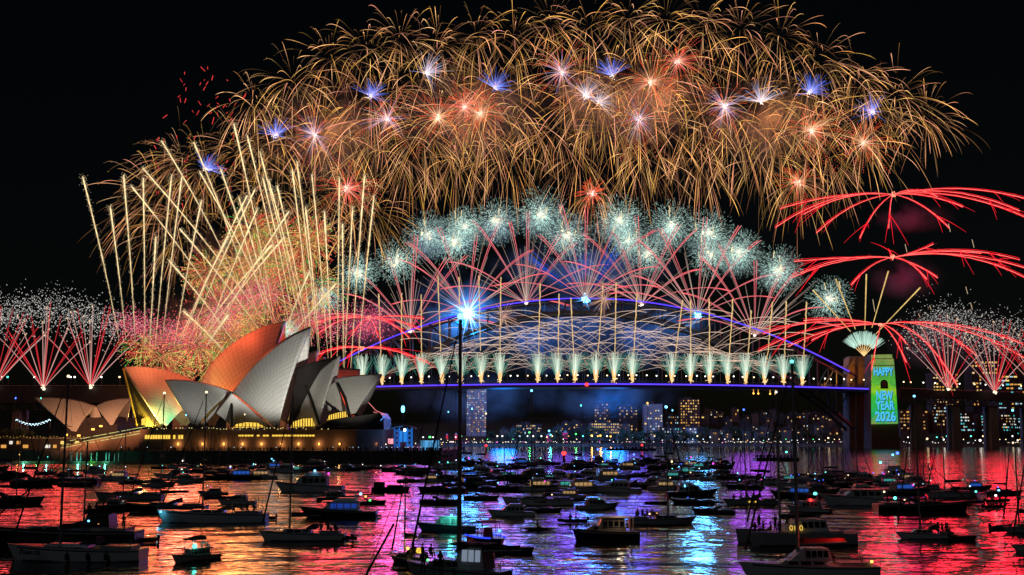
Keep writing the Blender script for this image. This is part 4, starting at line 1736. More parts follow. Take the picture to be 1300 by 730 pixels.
person(w_, .3, 'stand', 'person in dark jacket standing at the stern of the dark ketch', 0)
a = on_water(180, 689)
dinghy('black inflatable tender hung at the stern of the lettered white sloop', a, PI + .1, 3.4)
p, L = berth(224, 268, 712)
L = 5.6
sm = cruiser(L, 'white_paint', 'small white fishing boat with one teal lamp alone on orange water', p, PI + 1.0, fly=False, lamps=((.05, .2, 1.5, 'teal', .24),), name='fishing_boat')
m = MB()
for sx in (-.1, .12):
    for sg in (1, -1):
        m.tube((sx * L, sg * L * .1, .6), (sx * L, sg * L * .1, 2.15), .04)
m.build('canopy_frame', M['alloy'], sm)
hood(sm, -L * .16, L * .16, L * .25, 2.0, 2.4, M['canvas'], 'canopy')
lamp('deck_light', tuple(on(sm, .1 * L, .7, 1.8)), 22, (.1, 1, .75), .2)
person(on(sm, -L * .3, 0, .55), 0, 'sit', 'person sitting at the stern of the small fishing boat with the teal lamp', 1)
p, L = berth(200, 338, 663)
yC = yacht(L, 'white_paint', mast_h(p, 257, 499), 'warm', 'white yacht with teal lit bow and stern arch on the orange water', None, p, PI + .04, biminibar=True, hoodmat='tan_canvas', xm=L * .09, lr=.18, lit='warm')
bulb(yC, (L * .45, L * .06, L * .10), 'cyan', .16)
lamp('bow_light', tuple(on(yC, L * .47, .9, 1.0)), 9, (.1, .75, 1), .15)
for i in range(4):
    person(on(yC, -L * (.2 + .06 * i), .3 - .2 * (i % 2), L * .082 + .35), PI / 2 * (i % 3), 'sit', 'person sitting in the cockpit of the yacht with the stern arch, %s from its bow' % nth(i))
dinghy('dark tender trailing behind the yacht with the stern arch', on_water(332, 660), PI, 4.0)
person(on_water(325, 659) + Vector((0, 0, .4)), .8, 'sit', 'person crouched in the tender behind the stern arch yacht', 0)
p, L = berth(328, 438, 686)
yD = yacht(L, 'white_paint', mast_h(p, 366, 500), None, 'pale grey sloop with dark boom cover on the red water', None, p, PI - .02, xm=L * .14, biminibar=False)
for i in range(3):
    person(on(yD, -L * (.22 + .08 * i), .2, L * .082 + .33), 1.2 * i, 'sit', 'person sitting in the cockpit of the pale grey sloop, %s from its mast' % nth(i))
dinghy('grey tender tied to the stern of the pale grey sloop', on_water(436, 686), PI - .8, 3.2)
p, L = berth(380, 478, 657)
blue_glass = glow('blue_lit_saloon', (.03, .12, .8), .35)
cE = cruiser(L, 'dark_paint', 'dark motor cruiser with blue lit saloon windows on the red water', p, PI, winlit=blue_glass, lamps=((-.3, .3, 1.9, 'cyan', .2), (-.36, .2, 1.6, 'amber', .16), (-.42, .3, 1.2, 'green', .18)))
p, L = berth(348, 436, 624)
cF = cruiser(L, 'white_paint', 'white flybridge motor yacht pointing left before the concert hall quay', p, PI - .03, lamps=((-.1, .3, 1.6, 'cyan', .26), (-.3, .3, 1.3, 'magenta', .24)), tall=1.15)
p, L = berth(472, 521, 624)
eB = empty('work_barge', p, .02)
tag(eB, 'low black work barge crossing the magenta reflection', 'barge')
add_hull(eB, L, L * .22, .9, 1.1, M['dark_paint'], M['rubber'], stern=.95, fine=6, rake=.6)
m = MB()
m.box((-L * .3, 0, 1.5), (2.2, 2.0, 1.2))
m.build('wheelhouse', M['dark_paint'], eB)
m = MB()
m.box((L * .1, 0, 1.2), (L * .4, 2.2, .3))
m.build('hatch_cover', M['rubber'], eB)
p, L = berth(56, 126, 614)
yG = yacht(L, 'navy_paint', mast_h(p, 75, 560), None, 'navy blue yacht lying below the forecourt stairs', None, p, PI - .03)
p, L = berth(160, 262, 650)
yH = yacht(L, 'dark_paint', mast_h(p, 209, 500), 'warm', 'dark hulled sloop behind the stern arch yacht', None, p, PI + .02, lr=.2)
p, L = berth(120, 206, 634)
yI = yacht(L, 'grey_paint', mast_h(p, 171, 545), None, 'grey yacht with sharp pale bow behind the dark hulled sloop', None, p, PI)
p, L = berth(-30, 56, 640)
yJ = yacht(L, 'dark_paint', mast_h(p, 6, 500), None, 'dark yacht cut by the left edge under an awning', None, p, .05)

# --- centre
p, L = berth(508, 648, 738)
c0 = empty('motor_sailer', p, PI - .45)
tag(c0, 'large dark motor sailer with the tallest mast and a boom swung to the right', 'sailboat')
L = L * 1.02
Bm, zs, zb = L * .33, 1.05, 1.45
add_hull(c0, L, Bm, zs, zb, M['grey_paint'], M['grey_paint'], M['antifoul'])
house(c0, 'cabin', -L * .10, L * .30, Bm * .66, Bm * .5, zs, zs + .75, M['grey_paint'], 1.2, .2, 4)
rail(c0, L, Bm, zs, zb)
lit_scr = glow('lit_screen_panel', (.55, .68, .9), .32)
hs = house(c0, 'pilothouse', -L * .34, -L * .02, Bm * .72, Bm * .66, zs + .1, zs + 2.0, M['white_paint'], .9, .3, 3, winmat=lit_scr)
m = MB()
m.box((-L * .18, 0, zs + 2.07), (L * .36, Bm * .78, .12))
m.build('pilothouse_roof', M['canvas'], c0)
pm_ = on_water(577, 738)
xm_l = (c0.matrix_basis.inverted() @ Vector((at(576, 700, p.y - 1).x, p.y - 1, 0))).x
Ht = at(580, 405, p.y).z
ms0 = mast_set(c0, xm_l, zs, Ht, L, False, None, 'cyan', .28, .20, Bm, zb=zb, furl=True)
m = MB()
zbm = at(600, 697, p.y - 1).z
bl_ = Vector((math.cos(.42), -.35, 0))
inv = c0.matrix_basis.inverted()
b0 = inv @ at(578, 700, p.y - 1.0)
b1 = inv @ at(663, 699, p.y - 3.0)
m.tube(b0, b1, .10, .08, 8)
bo2 = m.build('boom', M['alloy'], c0)
m = MB()
rings = []
ax_ = (b1 - b0).normalized()
sd2 = ax_.cross(Vector((0, 0, 1))).normalized()
for i in range(12):
    t = i / 11
    c = b0.lerp(b1, .03 + .94 * t) + Vector((0, 0, .12))
    h = (.36 - .20 * t) * (1 + .1 * math.sin(i * 1.9))
    rings.append([c + sd2 * (h * .6 * math.cos(k * PI / 4)) + Vector((0, 0, h * .7 + h * math.sin(k * PI / 4))) for k in range(8)])
m.loft(rings)
m.build('sail_cover', M['canvas'], bo2, True)
m = MB()
tp_ = Vector((xm_l, 0, Ht * .96))
m.tube(tp_, inv @ at(462, 735, p.y - 8), .03, .03, 5)
m.tube(inv @ at(500, 665, p.y - 6), inv @ at(462, 735, p.y - 8), .09, .09, 6)
m.build('forestay', M['wire'], c0)
bulb(c0, inv @ at(543, 711, p.y - 3), 'green', .11)
bulb(c0, inv @ at(606, 697, p.y - 1), 'cyan', .10)
for i, (px, py) in enumerate(((537, 716), (559, 714))):
    w_ = at(px, 726, p.y - 3.6)
    person((w_.x, w_.y, zs + .05), .4 * i, 'stand', 'person in black standing on the deck of the motor sailer, %s of two' % ORD[i], 0)
p, L = berth(486, 548, 716)
y14 = yacht(L * 1.25, 'dark_paint', mast_h(p, 505, 600), None, 'small dark yacht with yellow lit cockpit beside the motor sailer', None, p, PI * .72, mr=.09)
bulb(y14, (-.5, .3, 1.5), 'amber', .16)
bulb(y14, (-1.2, -.5, 1.3), 'yellow', .3)
lamp('cockpit_light', tuple(on(y14, -1.2, .2, 1.9)), 40, (1, .7, .15), .2)
for i in range(3):
    person(on(y14, -1.6 - .8 * i, .4 - .4 * i, 1.1), i * 1.3, 'sit', 'person in the yellow lit cockpit beside the motor sailer, %s from its bow' % nth(i))
p, L = berth(528, 604, 674)
teal_glass = glow('teal_lit_cabin', (.08, .85, .65), .40)
cT = cruiser(L, 'teal_paint', 'teal hulled cruiser with glowing teal cabin behind the tallest mast', p, PI - .02, fly=False, winlit=teal_glass, lamps=((-.1, .3, 1.2, 'teal', .16), (-.25, .3, .7, 'teal', .14), (-.2, .2, 1.0, 'yellow', .12)), tall=1.25)
lamp('cabin_light', tuple(on(cT, -L * .1, 1.6, 2.2)), 90, (.1, 1, .75), .3)
p, L = berth(598, 644, 692)
rib = empty('speed_boat', p, -PI / 2 + .35)
tag(rib, 'open speed boat edged with blue light strips beside the boom', 'motor boat')
LL = 8.6
add_hull(rib, LL, 3.0, .8, 1.0, M['dark_paint'], M['grey_paint'], stern=.9, fine=2.6)
rg = hull_rings(LL, 3.06, .8, 1.0, stern=.9, fine=2.6)
for side in (3, 4):
    m = MB()
    m.path([(r[side][0], r[side][1] * 1.02, r[side][2] + .04) for r in rg[:-2]], .10, 6)
    m.build('blue_light_strip', glow('blue_gunwale_strip', (.03, .06, 1), 1.2), rib)
m = MB()
m.box((-.4, 0, 1.3), (1.0, .9, 1.1), top=.8)
m.build('console', M['red_canvas'], rib)
m = MB()
for sg in (1, -1):
    m.tube((-.8, sg * 1.1, .8), (-.8, sg * 1.0, 2.5), .04)
    m.tube((.6, sg * 1.1, .8), (.6, sg * 1.0, 2.5), .04)
m.box((-.1, 0, 2.55), (2.2, 2.3, .08))
m.build('canopy', M['red_canvas'], rib)
bulb(rib, (.9, .9, 1.6), 'teal', .12)
lamp('gunwale_light', tuple(on(rib, -LL * .3, 0, 1.7)), 60, (.05, .1, 1), .3)
dinghy('long dark tender on purple water right of the speed boat', on_water(653, 702), .05, 4.2, inflatable=False)
p, L = berth(637, 728, 641)
yK = yacht(L, 'white_paint', mast_h(p, 680, 497), 'cyan', 'long white yacht with blue masthead lamp in mid harbour', None, p, PI - .02, lr=.22, lit='warm')
dinghy('black tender tied behind the long white mid harbour yacht', on_water(735, 637), 0, 4.4)
p, L = berth(727, 811, 686)
ln = empty('motor_launch', p, PI + .05)
tag(ln, 'navy motor launch with cream cabin roof on purple water', 'motor boat')
Bm, zs, zb = L * .32, L * .125, L * .17
add_hull(ln, L, Bm, zs, zb, M['navy_paint'], M['deck'], M['cream_paint'], stern=.8, fine=2.3, rake=.5)
house(ln, 'trunk_cabin', 0, L * .32, Bm * .62, Bm * .42, zs + .15, zs + .75, M['cream_paint'], .9, .1, 2)
house(ln, 'wheelhouse', -L * .30, L * .16, Bm * .72, Bm * .66, zs + .05, zs + 1.55, M['cream_paint'], .8, .2, 4)
m = MB()
rings = []
for i in range(7):
    t = i / 6
    x = -L * .42 + L * .58 * t
    z = zs + 1.58 + .16 * math.sin(PI * (.2 + .6 * t))
    rings.append([(x, -Bm * .40, z - .06), (x, -Bm * .2, z + .06), (x, Bm * .2, z + .06), (x, Bm * .40, z - .06), (x, Bm * .38, z - .14), (x, -Bm * .38, z - .14)])
m.loft(rings)
m.build('cabin_roof', M['cream_paint'], ln)
m = MB()
for sg in (1, -1):
    m.tube((-L * .40, sg * Bm * .36, zs), (-L * .40, sg * Bm * .37, zs + 1.55), .05)
m.build('roof_posts', M['cream_paint'], ln)
rail(ln, L, Bm, zs, zb)
lamp('cabin_light', tuple(on(ln, -L * .2, Bm * .6, zs + 2.6)), 45, (1, .75, .5), .3)
lamp('saloon_light', tuple(on(ln, -L * .36, 0, zs + 1.1)), 6, (1, .6, .3), .2)
person(on(ln, -L * .38, .2, zs), 1, 'stand', 'person standing under the aft roof of the navy launch', 2)
person(on(ln, -L * .34, -.4, zs + .35), -1, 'sit', 'person sitting under the aft roof of the navy launch', 1)
dinghy('dark tender with two people lying off the launch bow', on_water(727, 664), PI, 4.0)
for i in range(2):
    person(on_water(724 + 7 * i, 664) + Vector((0, 0, .38)), .4 + i, 'sit', 'person sitting in the tender off the launch bow, %s of two' % ORD[i], 0)
kp = on_water(683, 673)
ky = empty('kayak', kp, .02)
tag(ky, 'lone dark kayak on the open purple water', 'kayak')
m = MB()
m.loft([[(x, w * math.cos(k * PI / 4), .16 + h * math.sin(k * PI / 4)) for k in range(8)] for x, w, h in ((-2.3, .03, .05), (-1.6, .2, .13), (-.5, .34, .2), (.5, .34, .2), (1.6, .2, .13), (2.3, .03, .06))])
m.build('hull', M['dark_paint'], ky, True)
m = MB()
m.tube((.4, -1.1, .75), (.3, 1.1, .95), .02)
for sg in (-1, 1):
    m.box((.35 - .05 * sg, sg * 1.2, .85 + .1 * sg), (.04, .35, .16))
paddle = m.build('paddle', M['rubber'])
paddle.location = kp
tag(paddle, 'double bladed paddle held across the lone kayak', 'paddle')
person(kp + Vector((-.1, 0, .30)), PI / 2, 'sit', 'kayaker sitting upright in the lone kayak', 0)
p, L = berth(799, 884, 666)
yN = yacht(L, 'grey_paint', mast_h(p, 845, 518), 'cyan', 'grey sloop with tan spray hood astern of the navy launch', None, p, .03, hoodmat='tan_canvas', lr=.2, lit='warm')
for i in range(4):
    person(on(yN, -L * (.16 + .07 * i), .3, L * .082 + .35), 1.0 * i, 'sit', 'person sitting aft on the grey sloop with tan hood, %s from its mast' % nth(i))
bulb(yN, (-L * .1, -.6, 1.5), 'amber', .12)
p, L = berth(846, 912, 630)
cO = cruiser(L, 'dark_paint', 'dark cruiser with a blue lit awning past the tan hooded sloop', p, 0.02, fly=True, lamps=((-.15, -.3, 1.0, 'cyan', .26), (.1, -.3, 1.7, 'cyan', .22)))
p, L = berth(918, 988, 641)
yP = yacht(L, 'grey_paint', mast_h(p, 950, 521), 'blue', 'grey yacht with small yellow portholes near the tall right hand masts', None, p, PI, lr=.18)
for k in (-.06, .05):
    bulb(yP, (k * L, L * .148, .62), 'yellow', .14, 'lit_porthole')
for i in range(5):
    person(on(yP, L * (.3 - .12 * i), 0, L * .085 + (.4 if i > 1 else .1)), i, 'sit', 'person sitting on the deck of the yacht with yellow portholes, %s from its bow' % nth(i))
p, L = berth(1000, 1052, 650)
cQ = cruiser(L * 1.1, 'white_paint', 'white cruiser seen from astern with a red lamp and teal top lamp', p, PI - .55, lamps=((-.18, .1, 2.3, 'teal', .3), (-.1, .42, 1.35, 'red', .24)), tall=1.2)

# --- lower right
p, L = berth(941, 1078, 690)
ct = empty('catamaran', p, PI + .12)
tag(ct, 'blue grey catamaran crowded with people at its bow', 'catamaran')
for sg in (1, -1):
    add_hull(ct, L, 1.5, 1.25, 1.55, M['grey_paint'], M['white_paint'], y0=sg * 2.4, stern=.7, rake=.3)
m = MB()
m.box((-L * .08, 0, 1.32), (L * .62, 4.6, .34))
m.build('bridge_deck', M['grey_paint'], ct)
house(ct, 'saloon', -L * .26, L * .12, 4.4, 3.8, 1.45, 2.75, M['white_paint'], 1.5, .3, 4)
mast_set(ct, (ct.matrix_basis.inverted() @ Vector((at(989, 650, p.y).x, p.y, 0))).x, 1.4, at(990, 499, p.y).z, L, True, None, 'white', .14, .15, 5.0, zb=1.5, boomlen=L * .36)
for i in range(7):
    person(on(ct, L * (.43 - .05 * i), 1.9 - .35 * (i % 3), 1.60), PI + .5 * i, 'stand' if i in (1, 4, 6) else 'sit', 'person on the catamaran bow facing the fireworks, %s from the left' % nth(i))
e = empty('glow_necklace', on(ct, L * .10, 2.2, 1.9))
tag(e, 'yellow glow ring worn at the catamaran mast foot', 'glow ring')
for i in range(3):
    m = MB()
    for k in range(12):
        a, c = 2 * PI * k / 12, 2 * PI * (k + 1) / 12
        m.tube((i * .55 + .16 * math.cos(a), 0, .26 * math.sin(a)), (i * .55 + .16 * math.cos(c), 0, .26 * math.sin(c)), .035, .035, 4)
    m.build('ring', G['yellow'], e)
p, L = berth(938, 1112, 733)
yR = yacht(L, 'white_paint', at(1010, 461, p.y).z, 'teal', 'largest white yacht at the lower right with a red lit boom cover', M['red_canvas'], p, PI + .06, xm=(-.2) * 1 + L * .08, hoodmat='canvas', lr=.18, mr=.17)
lamp('boom_light', tuple(on(yR, -L * .25, 1.2, 3.2)), 60, (1, .1, .08), .3)
house(yR, 'deck_saloon', -L * .16, L * .14, L * .19, L * .15, L * .085 + .45, L * .085 + 1.5, M['white_paint'], 1.2, .3, 4)
bulb(yR, (-L * .44, L * .1, 1.4), 'amber', .14)
p, L = berth(1040, 1140, 641)
cS = cruiser(L, 'white_paint', 'sleek pale motor yacht lying across the start of the red water', p, PI, fly=False, lamps=((-.3, .3, .8, 'warm', .18),), tall=.9)
p, L = berth(1110, 1172, 612)
cU = cruiser(L, 'dark_paint', 'black motor yacht topped by a bright blue lamp', p, .03, lamps=((.0, 0, 2.9, 'blue', .42), (-.1, 0, 2.7, 'cyan', .3), (-.36, 0, 1.8, 'teal', .34)), tall=1.5)
p, L = berth(1112, 1232, 650)
yV = yacht(L, 'dark_paint', mast_h(p, 1187, 588), None, 'long dark yacht full of people across the red water', None, p, 0.0, lit='warm', lr=.2)
for i in range(6):
    person(on(yV, -L * (.38 - .1 * i), -.4, L * .085 + .3), i * .8, 'sit', 'person aboard the long dark yacht on red water, %s from the left' % nth(i))
bulb(yV, (-L * .3, -.5, 2.2), 'teal', .26)
bulb(yV, (-L * .16, -.5, 2.0), 'blue', .22)
p, L = berth(1138, 1212, 684)
yW = yacht(L, 'white_paint', mast_h(p, 1153, 504), 'cyan', 'blue grey sloop in silhouette on the brightest red water', None, p, PI - .1, lr=.15)
for i in range(3):
    person(on(yW, -L * (.2 + .07 * i), .2, L * .082 + .33), i, 'sit', 'person in the cockpit of the silhouetted sloop on red water, %s from its bow' % nth(i), 0)
dinghy('small open dinghy drifting astern of the silhouetted sloop', on_water(1224, 686), -.1, 3.0, inflatable=False)
for i, (a, b2, y) in enumerate(((1226, 1248, 640), (1250, 1282, 638), (1248, 1276, 646))):
    p, L = berth(a, b2, y)
    d_ = dinghy('dark inflatable with a lit canopy on red water, %s of three' % ORD[i], p, .1, L, 'inflatables on the red water')
    m = MB()
    for sg in (1, -1):
        m.tube((-.8, sg * .5, .3), (-.8, sg * .45, 2.0), .04)
        m.tube((.7, sg * .5, .3), (.7, sg * .45, 2.0), .04)
    m.box((0, 0, 2.02), (2.0, 1.2, .08))
    m.build('canopy', M['canvas'], d_)
    bulb(d_, (.2, -.4, 2.2), ('teal', 'cyan', 'white')[i], .2)
    for k in range(2):
        person(p + Vector((-.9 + 1.4 * k, 0, .4)), k, 'sit', 'person in the lit inflatable on red water, number %s' % ORD[2 * i + k], 0)
p, L = berth(1272, 1338, 676)
yX = yacht(L, 'grey_paint', mast_h(p, 1292, 522), 'cyan', 'grey yacht cut by the right edge with furled headsail', None, p, PI, lr=.16, xm=L * .16)
p, L = berth(1283, 1360, 700)
yY = yacht(L, 'white_paint', 12, None, 'white yacht mostly outside the right edge', None, p, PI)
dinghy('small dark dinghy off the bow of the right edge yacht', on_water(1272, 672), .2, 3.2, inflatable=False)

# flat barges carrying firework tubes off the far shore
for i, (a, b2, y) in enumerate(((770, 832, 571.5), (958, 1012, 585))):
    p, L = berth(a, b2, y)
    e = empty('firework_barge', p)
    tag(e, ('long flat barge with a red lamp before the white tower', 'flat dark barge below the right end of the arch')[i], 'barge')
    m = MB()
    m.box((0, 0, .5), (L, 9, 2.2))
    m.build('pontoon_hull', M['dark_paint'], e)
    m = MB()
    for k in range(12):
        m.box((-L * .45 + k * L * .08, 0, 2.2), (L * .03, 4, 1.4))
    m.build('mortar_rack', M['rubber'], e)
    bulb(e, (L * .22, -3, 4.2), 'red' if i == 0 else 'teal', .9 if i == 0 else .5)
    m = MB()
    m.tube((L * .22, -3, 1.6), (L * .22, -3, 4.2), .12)
    m.build('lamp_post', M['steel'], e)
# buoys and police boat
p, L = berth(748, 776, 588)
cruiser(L, 'dark_paint', 'police launch flashing bright blue lamps in mid harbour', p, 0, lamps=((-.1, 0, 2.9, 'blue', .5), (.1, 0, 2.2, 'cyan', .4), (-.3, -.3, 1.0, 'blue', .4)), tall=1.6, name='police_launch')
for i, (px, py, tone, lb) in enumerate(((617, 575, 'red', 'red lit channel marker on the water past the tallest mast'), (716, 592, 'red', 'red lit buoy among the mid harbour boats'))):
    p = on_water(px, py)
    e = empty('channel_marker', p)
    tag(e, lb, 'buoy')
    m = MB()
    m.tube((0, 0, -1), (0, 0, 4.5), .9, .35, 8)
    m.build('float_tower', M['red_canvas'], e)
    bulb(e, (0, 0, 5.1), 'red', .9)

# --- the crowded anchorage: prototypes, then copies
rb_ = random.Random(99)
far = empty('x')
bpy.data.objects.remove(far)
protos = {}
wl = {k: glow('saloon_glow_' + k, c, .45) for k, c in (('blue', (.04, .2, 1)), ('warm', (1, .6, .25)), ('teal', (.1, .8, .7)))}
for key, fn, kw in (('blue lit cruiser', cruiser, dict(L=12, hull='dark_paint', winlit=wl['blue'])), ('warm lit cruiser', cruiser, dict(L=11.5, hull='white_paint', winlit=wl['warm'])), ('teal lit cruiser', cruiser, dict(L=10.5, hull='grey_paint', fly=False, winlit=wl['teal'])), ('white cruiser', cruiser, dict(L=12, hull='white_paint')), ('dark cruiser', cruiser, dict(L=13, hull='dark_paint', top='grey_paint')), ('low grey cruiser', cruiser, dict(L=11, hull='grey_paint', fly=False)),
                    ('white sloop', yacht, dict(L=11, hull='white_paint', H=13.5)), ('dark sloop', yacht, dict(L=12, hull='dark_paint', H=15)), ('navy sloop', yacht, dict(L=10.5, hull='navy_paint', H=13))):
    protos[key] = fn(label='x', loc=(0, -60, 0), **kw)
ROWS = {  # zone: list of (px, py)
    'along the concert hall quay': [(206 + i * 19.5 + rb_.uniform(-6, 6), 597 + rb_.uniform(-4, 6)) for i in range(19)],
    'in the second rank off the quay': [(140 + i * 27 + rb_.uniform(-9, 9), 612 + rb_.uniform(-4, 6)) for i in range(8)],
    'in the far rank of the mid harbour': [(560 + i * 13.0 + rb_.uniform(-5, 5), 592 + rb_.uniform(-4, 5)) for i in range(29)],
    'in the middle rank of the mid harbour': [(536 + i * 15 + rb_.uniform(-6, 6), 606 + rb_.uniform(-4, 6)) for i in range(27)],
    'in the near rank of the mid harbour': [(558 + i * 27 + rb_.uniform(-8, 8), 622 + rb_.uniform(-4, 5)) for i in range(12)],
    'in the right hand cluster': [(930 + i * 15.5 + rb_.uniform(-6, 6), 612 + rb_.uniform(-5, 9)) for i in range(16)],
    'among the near yachts in mid water': [(690, 650), (760, 646), (905, 652), (720, 632), (648, 655), (560, 640), (612, 634), (880, 640), (470, 640), (300, 640), (270, 628), (150, 646), (430, 636), (520, 612)],
    'in the outer right hand water': [(1060, 606), (1085, 618), (1100, 630), (1150, 628), (1180, 624), (1205, 632), (1240, 622), (1275, 628), (1040, 628), (1170, 640), (1010, 632)],
    'at the left edge anchorage': [(-8 + i * 22 + rb_.uniform(-5, 5), 601 + (i % 3) * 9 + rb_.uniform(-3, 3)) for i in range(7)],
}
LAMPS = {(566, 524): 'cyan', (596, 520): 'cyan', (614, 526): 'warm', (735, 516): 'teal', (820, 513): 'amber', (843, 517): 'cyan', (852, 522): 'cyan', (231, 528): 'cyan', (311, 527): 'warm', (42, 507): 'teal', (10, 507): 'blue'}
used_m = set()
for zone, spots_ in ROWS.items():
    spots_.sort()
    cnt = {}
    for px, py in spots_:
        near_m = [k_ for k_ in LAMPS if abs(k_[0] - px) < 14 and k_ not in used_m]
        tallm = near_m[0] if near_m else None
        if tallm and ('rank' in zone or 'quay' in zone or 'left' in zone):
            kind = rb_.choice(['white sloop', 'dark sloop', 'navy sloop'])
            px = tallm[0]
            used_m.add(tallm)
        else:
            tallm = None
            kind = rb_.choice(['blue lit cruiser', 'warm lit cruiser', 'teal lit cruiser', 'white cruiser', 'white cruiser', 'dark cruiser', 'low grey cruiser', 'dark sloop', 'navy sloop', 'white sloop', 'dark sloop', 'navy sloop', 'dark sloop', 'dark cruiser'])
        p = on_water(px, py)
        c = copy_tree(protos[kind])
        c.location = p
        c.rotation_euler = (0, 0, rb_.choice((0, PI)) + rb_.uniform(-.45, .45))
        s = rb_.uniform(.62, 1.1) if 'near yachts' not in zone else rb_.uniform(.5, .75)
        c.scale = (s, s, s)
        if tallm:
            H0 = 15 if kind == 'dark sloop' else 13.5 if kind == 'white sloop' else 13
            hz_ = at(tallm[0], tallm[1], p.y).z
            c.scale = (s, s, max(s, hz_ / H0))
            c.scale = (max(s, .62 * hz_ / H0), max(s, .62 * hz_ / H0), hz_ / H0)
            o = bulb(c, ((.08 * 11), 0, H0 + .2), LAMPS[tallm], .26 * p.y / 450, 'masthead_lamp')
        nl_ = rb_.choice((0, 1, 2, 2, 3)) if 'sloop' not in kind else rb_.choice((0, 1, 1))
        warmz = 'left' in zone or 'second' in zone
        tones = ['cyan', 'teal', 'blue', 'white', 'warm', 'cyan', 'cyan', 'cool'] if not warmz else ['teal', 'white', 'warm', 'cyan']
        if 'mid' in zone or 'right' in zone:
            tones = ['cyan', 'blue', 'blue', 'cool', 'teal', 'warm', 'magenta', 'cyan']
        for _ in range(nl_):
            bulb(c, (rb_.uniform(-4.5, 3), rb_.uniform(-1.2, 1.2), rb_.uniform(1.8, 4.2) if 'sloop' not in kind else rb_.uniform(1.6, 2.2)), rb_.choice(tones), rb_.uniform(.14, .30) * p.y / 420)
        i = cnt.get(kind, 0)
        cnt[kind] = i + 1
        c['label'] = '%s moored %s, %s from the left' % (kind, zone, ORD[i])
        c['group'] = 'small boats in the anchorage'
for pr in protos.values():
    def wipe(o):
        for ch in list(o.children):
            wipe(ch)
        bpy.data.objects.remove(o)
    wipe(pr)
# ------------------------------------------------------------------ fireworks
RN = np.random.default_rng(2026)


class Fire:
    """collects burning trails and sparks as thin solids that carry their own flame colour"""

    def __init__(self):
        self.v, self.f3, self.f4, self.c, self.n = [], [], [], [], 0

    def trail(self, pts, rad, col):
        pts = np.asarray(pts, float)
        n = len(pts)
        rad = np.broadcast_to(np.asarray(rad, float), (n,))
        col = np.broadcast_to(np.asarray(col, float), (n, 3))
        tg = np.gradient(pts, axis=0)
        tg /= np.linalg.norm(tg, axis=1)[:, None] + 1e-9
        ref = np.array([0, 1.0, 0]) if abs(tg[:, 1]).max() < 0.95 else np.array([1.0, 0.1, 0])
        a = np.cross(tg, ref)
        a /= np.linalg.norm(a, axis=1)[:, None] + 1e-9
        b_ = np.cross(tg, a)
        ring = []
        for k in range(3):
            th = 2 * math.pi * k / 3
            ring.append(pts + (a * math.cos(th) + b_ * math.sin(th)) * rad[:, None])
        v = np.stack(ring, 1).reshape(-1, 3)
        i = np.arange(n - 1)[:, None] * 3 + self.n
        k = np.arange(3)[None, :]
        k2 = (k + 1) % 3
        self.f4.append(np.stack([i + k, i + k2, i + 3 + k2, i + 3 + k], -1).reshape(-1, 4))
        self.v.append(v)
        self.c.append(np.repeat(col, 3, axis=0))
        self.n += n * 3

    def dots(self, pts, rad, col):
        pts = np.asarray(pts, float)
        n = len(pts)
        rad = np.broadcast_to(np.asarray(rad, float), (n,))
        col = np.broadcast_to(np.asarray(col, float), (n, 3))
        t = np.array([[1, 1, 1], [1, -1, -1], [-1, 1, -1], [-1, -1, 1]]) * 0.8
        v = (pts[:, None, :] + t[None] * rad[:, None, None]).reshape(-1, 3)
        base = np.arange(n)[:, None, None] * 4 + self.n
        f = np.array([[0, 1, 2], [0, 3, 1], [0, 2, 3], [1, 3, 2]])[None]
        self.f3.append((base + f).reshape(-1, 3))
        self.v.append(v)
        self.c.append(np.repeat(col, 4, axis=0))
        self.n += n * 4

    def build(self, name, parent=None, origin=None):
        v = np.concatenate(self.v)
        if origin is not None:
            v = v - np.asarray(origin)
        c = np.concatenate(self.c)
        f4 = np.concatenate(self.f4) if self.f4 else np.zeros((0, 4), int)
        f3 = np.concatenate(self.f3) if self.f3 else np.zeros((0, 3), int)
        me = bpy.data.meshes.new(name)
        me.vertices.add(len(v))
        me.vertices.foreach_set('co', v.astype(np.float32).ravel())
        li = np.concatenate([f4.ravel(), f3.ravel()]).astype(np.int32)
        tot = np.concatenate([np.full(len(f4), 4), np.full(len(f3), 3)]).astype(np.int32)
        st = np.concatenate([[0], np.cumsum(tot)[:-1]]).astype(np.int32)
        me.loops.add(len(li))
        me.loops.foreach_set('vertex_index', li)
        me.polygons.add(len(tot))
        me.polygons.foreach_set('loop_start', st)
        try:
            me.polygons.foreach_set('loop_total', tot)
        except Exception:
            pass
        at_ = me.attributes.new('burn_colour', 'FLOAT_COLOR', 'POINT')
        rgba = np.ones((len(v), 4), np.float32)
        rgba[:, :3] = c
        at_.data.foreach_set('color', rgba.ravel())
        me.update(calc_edges=True)
        me.materials.append(M['flame'])
        o = link(name, me, parent)
        if origin is not None and parent is None:
            o.location = tuple(origin)
        return o


def sphere_dirs(n, flat=0.0):
    d = RN.normal(size=(n, 3))
    d /= np.linalg.norm(d, axis=1)[:, None]
    return d


def npv(p):
    return np.array([p.x, p.y, p.z])


def cn(*a):
    return np.array(a, float)


GOLD = cn(1.0, 0.47, 0.13)
PALEGOLD = cn(1.0, 0.72, 0.36)
RED = cn(1.0, 0.045, 0.06)
SALMON = cn(1.15, 0.15, 0.17)
PINK = cn(1.0, 0.32, 0.36)
TEAL = cn(0.58, 0.88, 0.78)
BLUE = cn(0.06, 0.16, 1.0)
WHITE = cn(1.0, 0.9, 0.8)


def ballistic(p0, d, v0, k, t, g=9.8):
    """a burning star slowed by the air and pulled down"""
    e = (1 - np.exp(-k * t))
    q = p0 + np.outer(e * v0 / k, d)
    q[:, 2] -= g / k * (t - e / k)
    return q


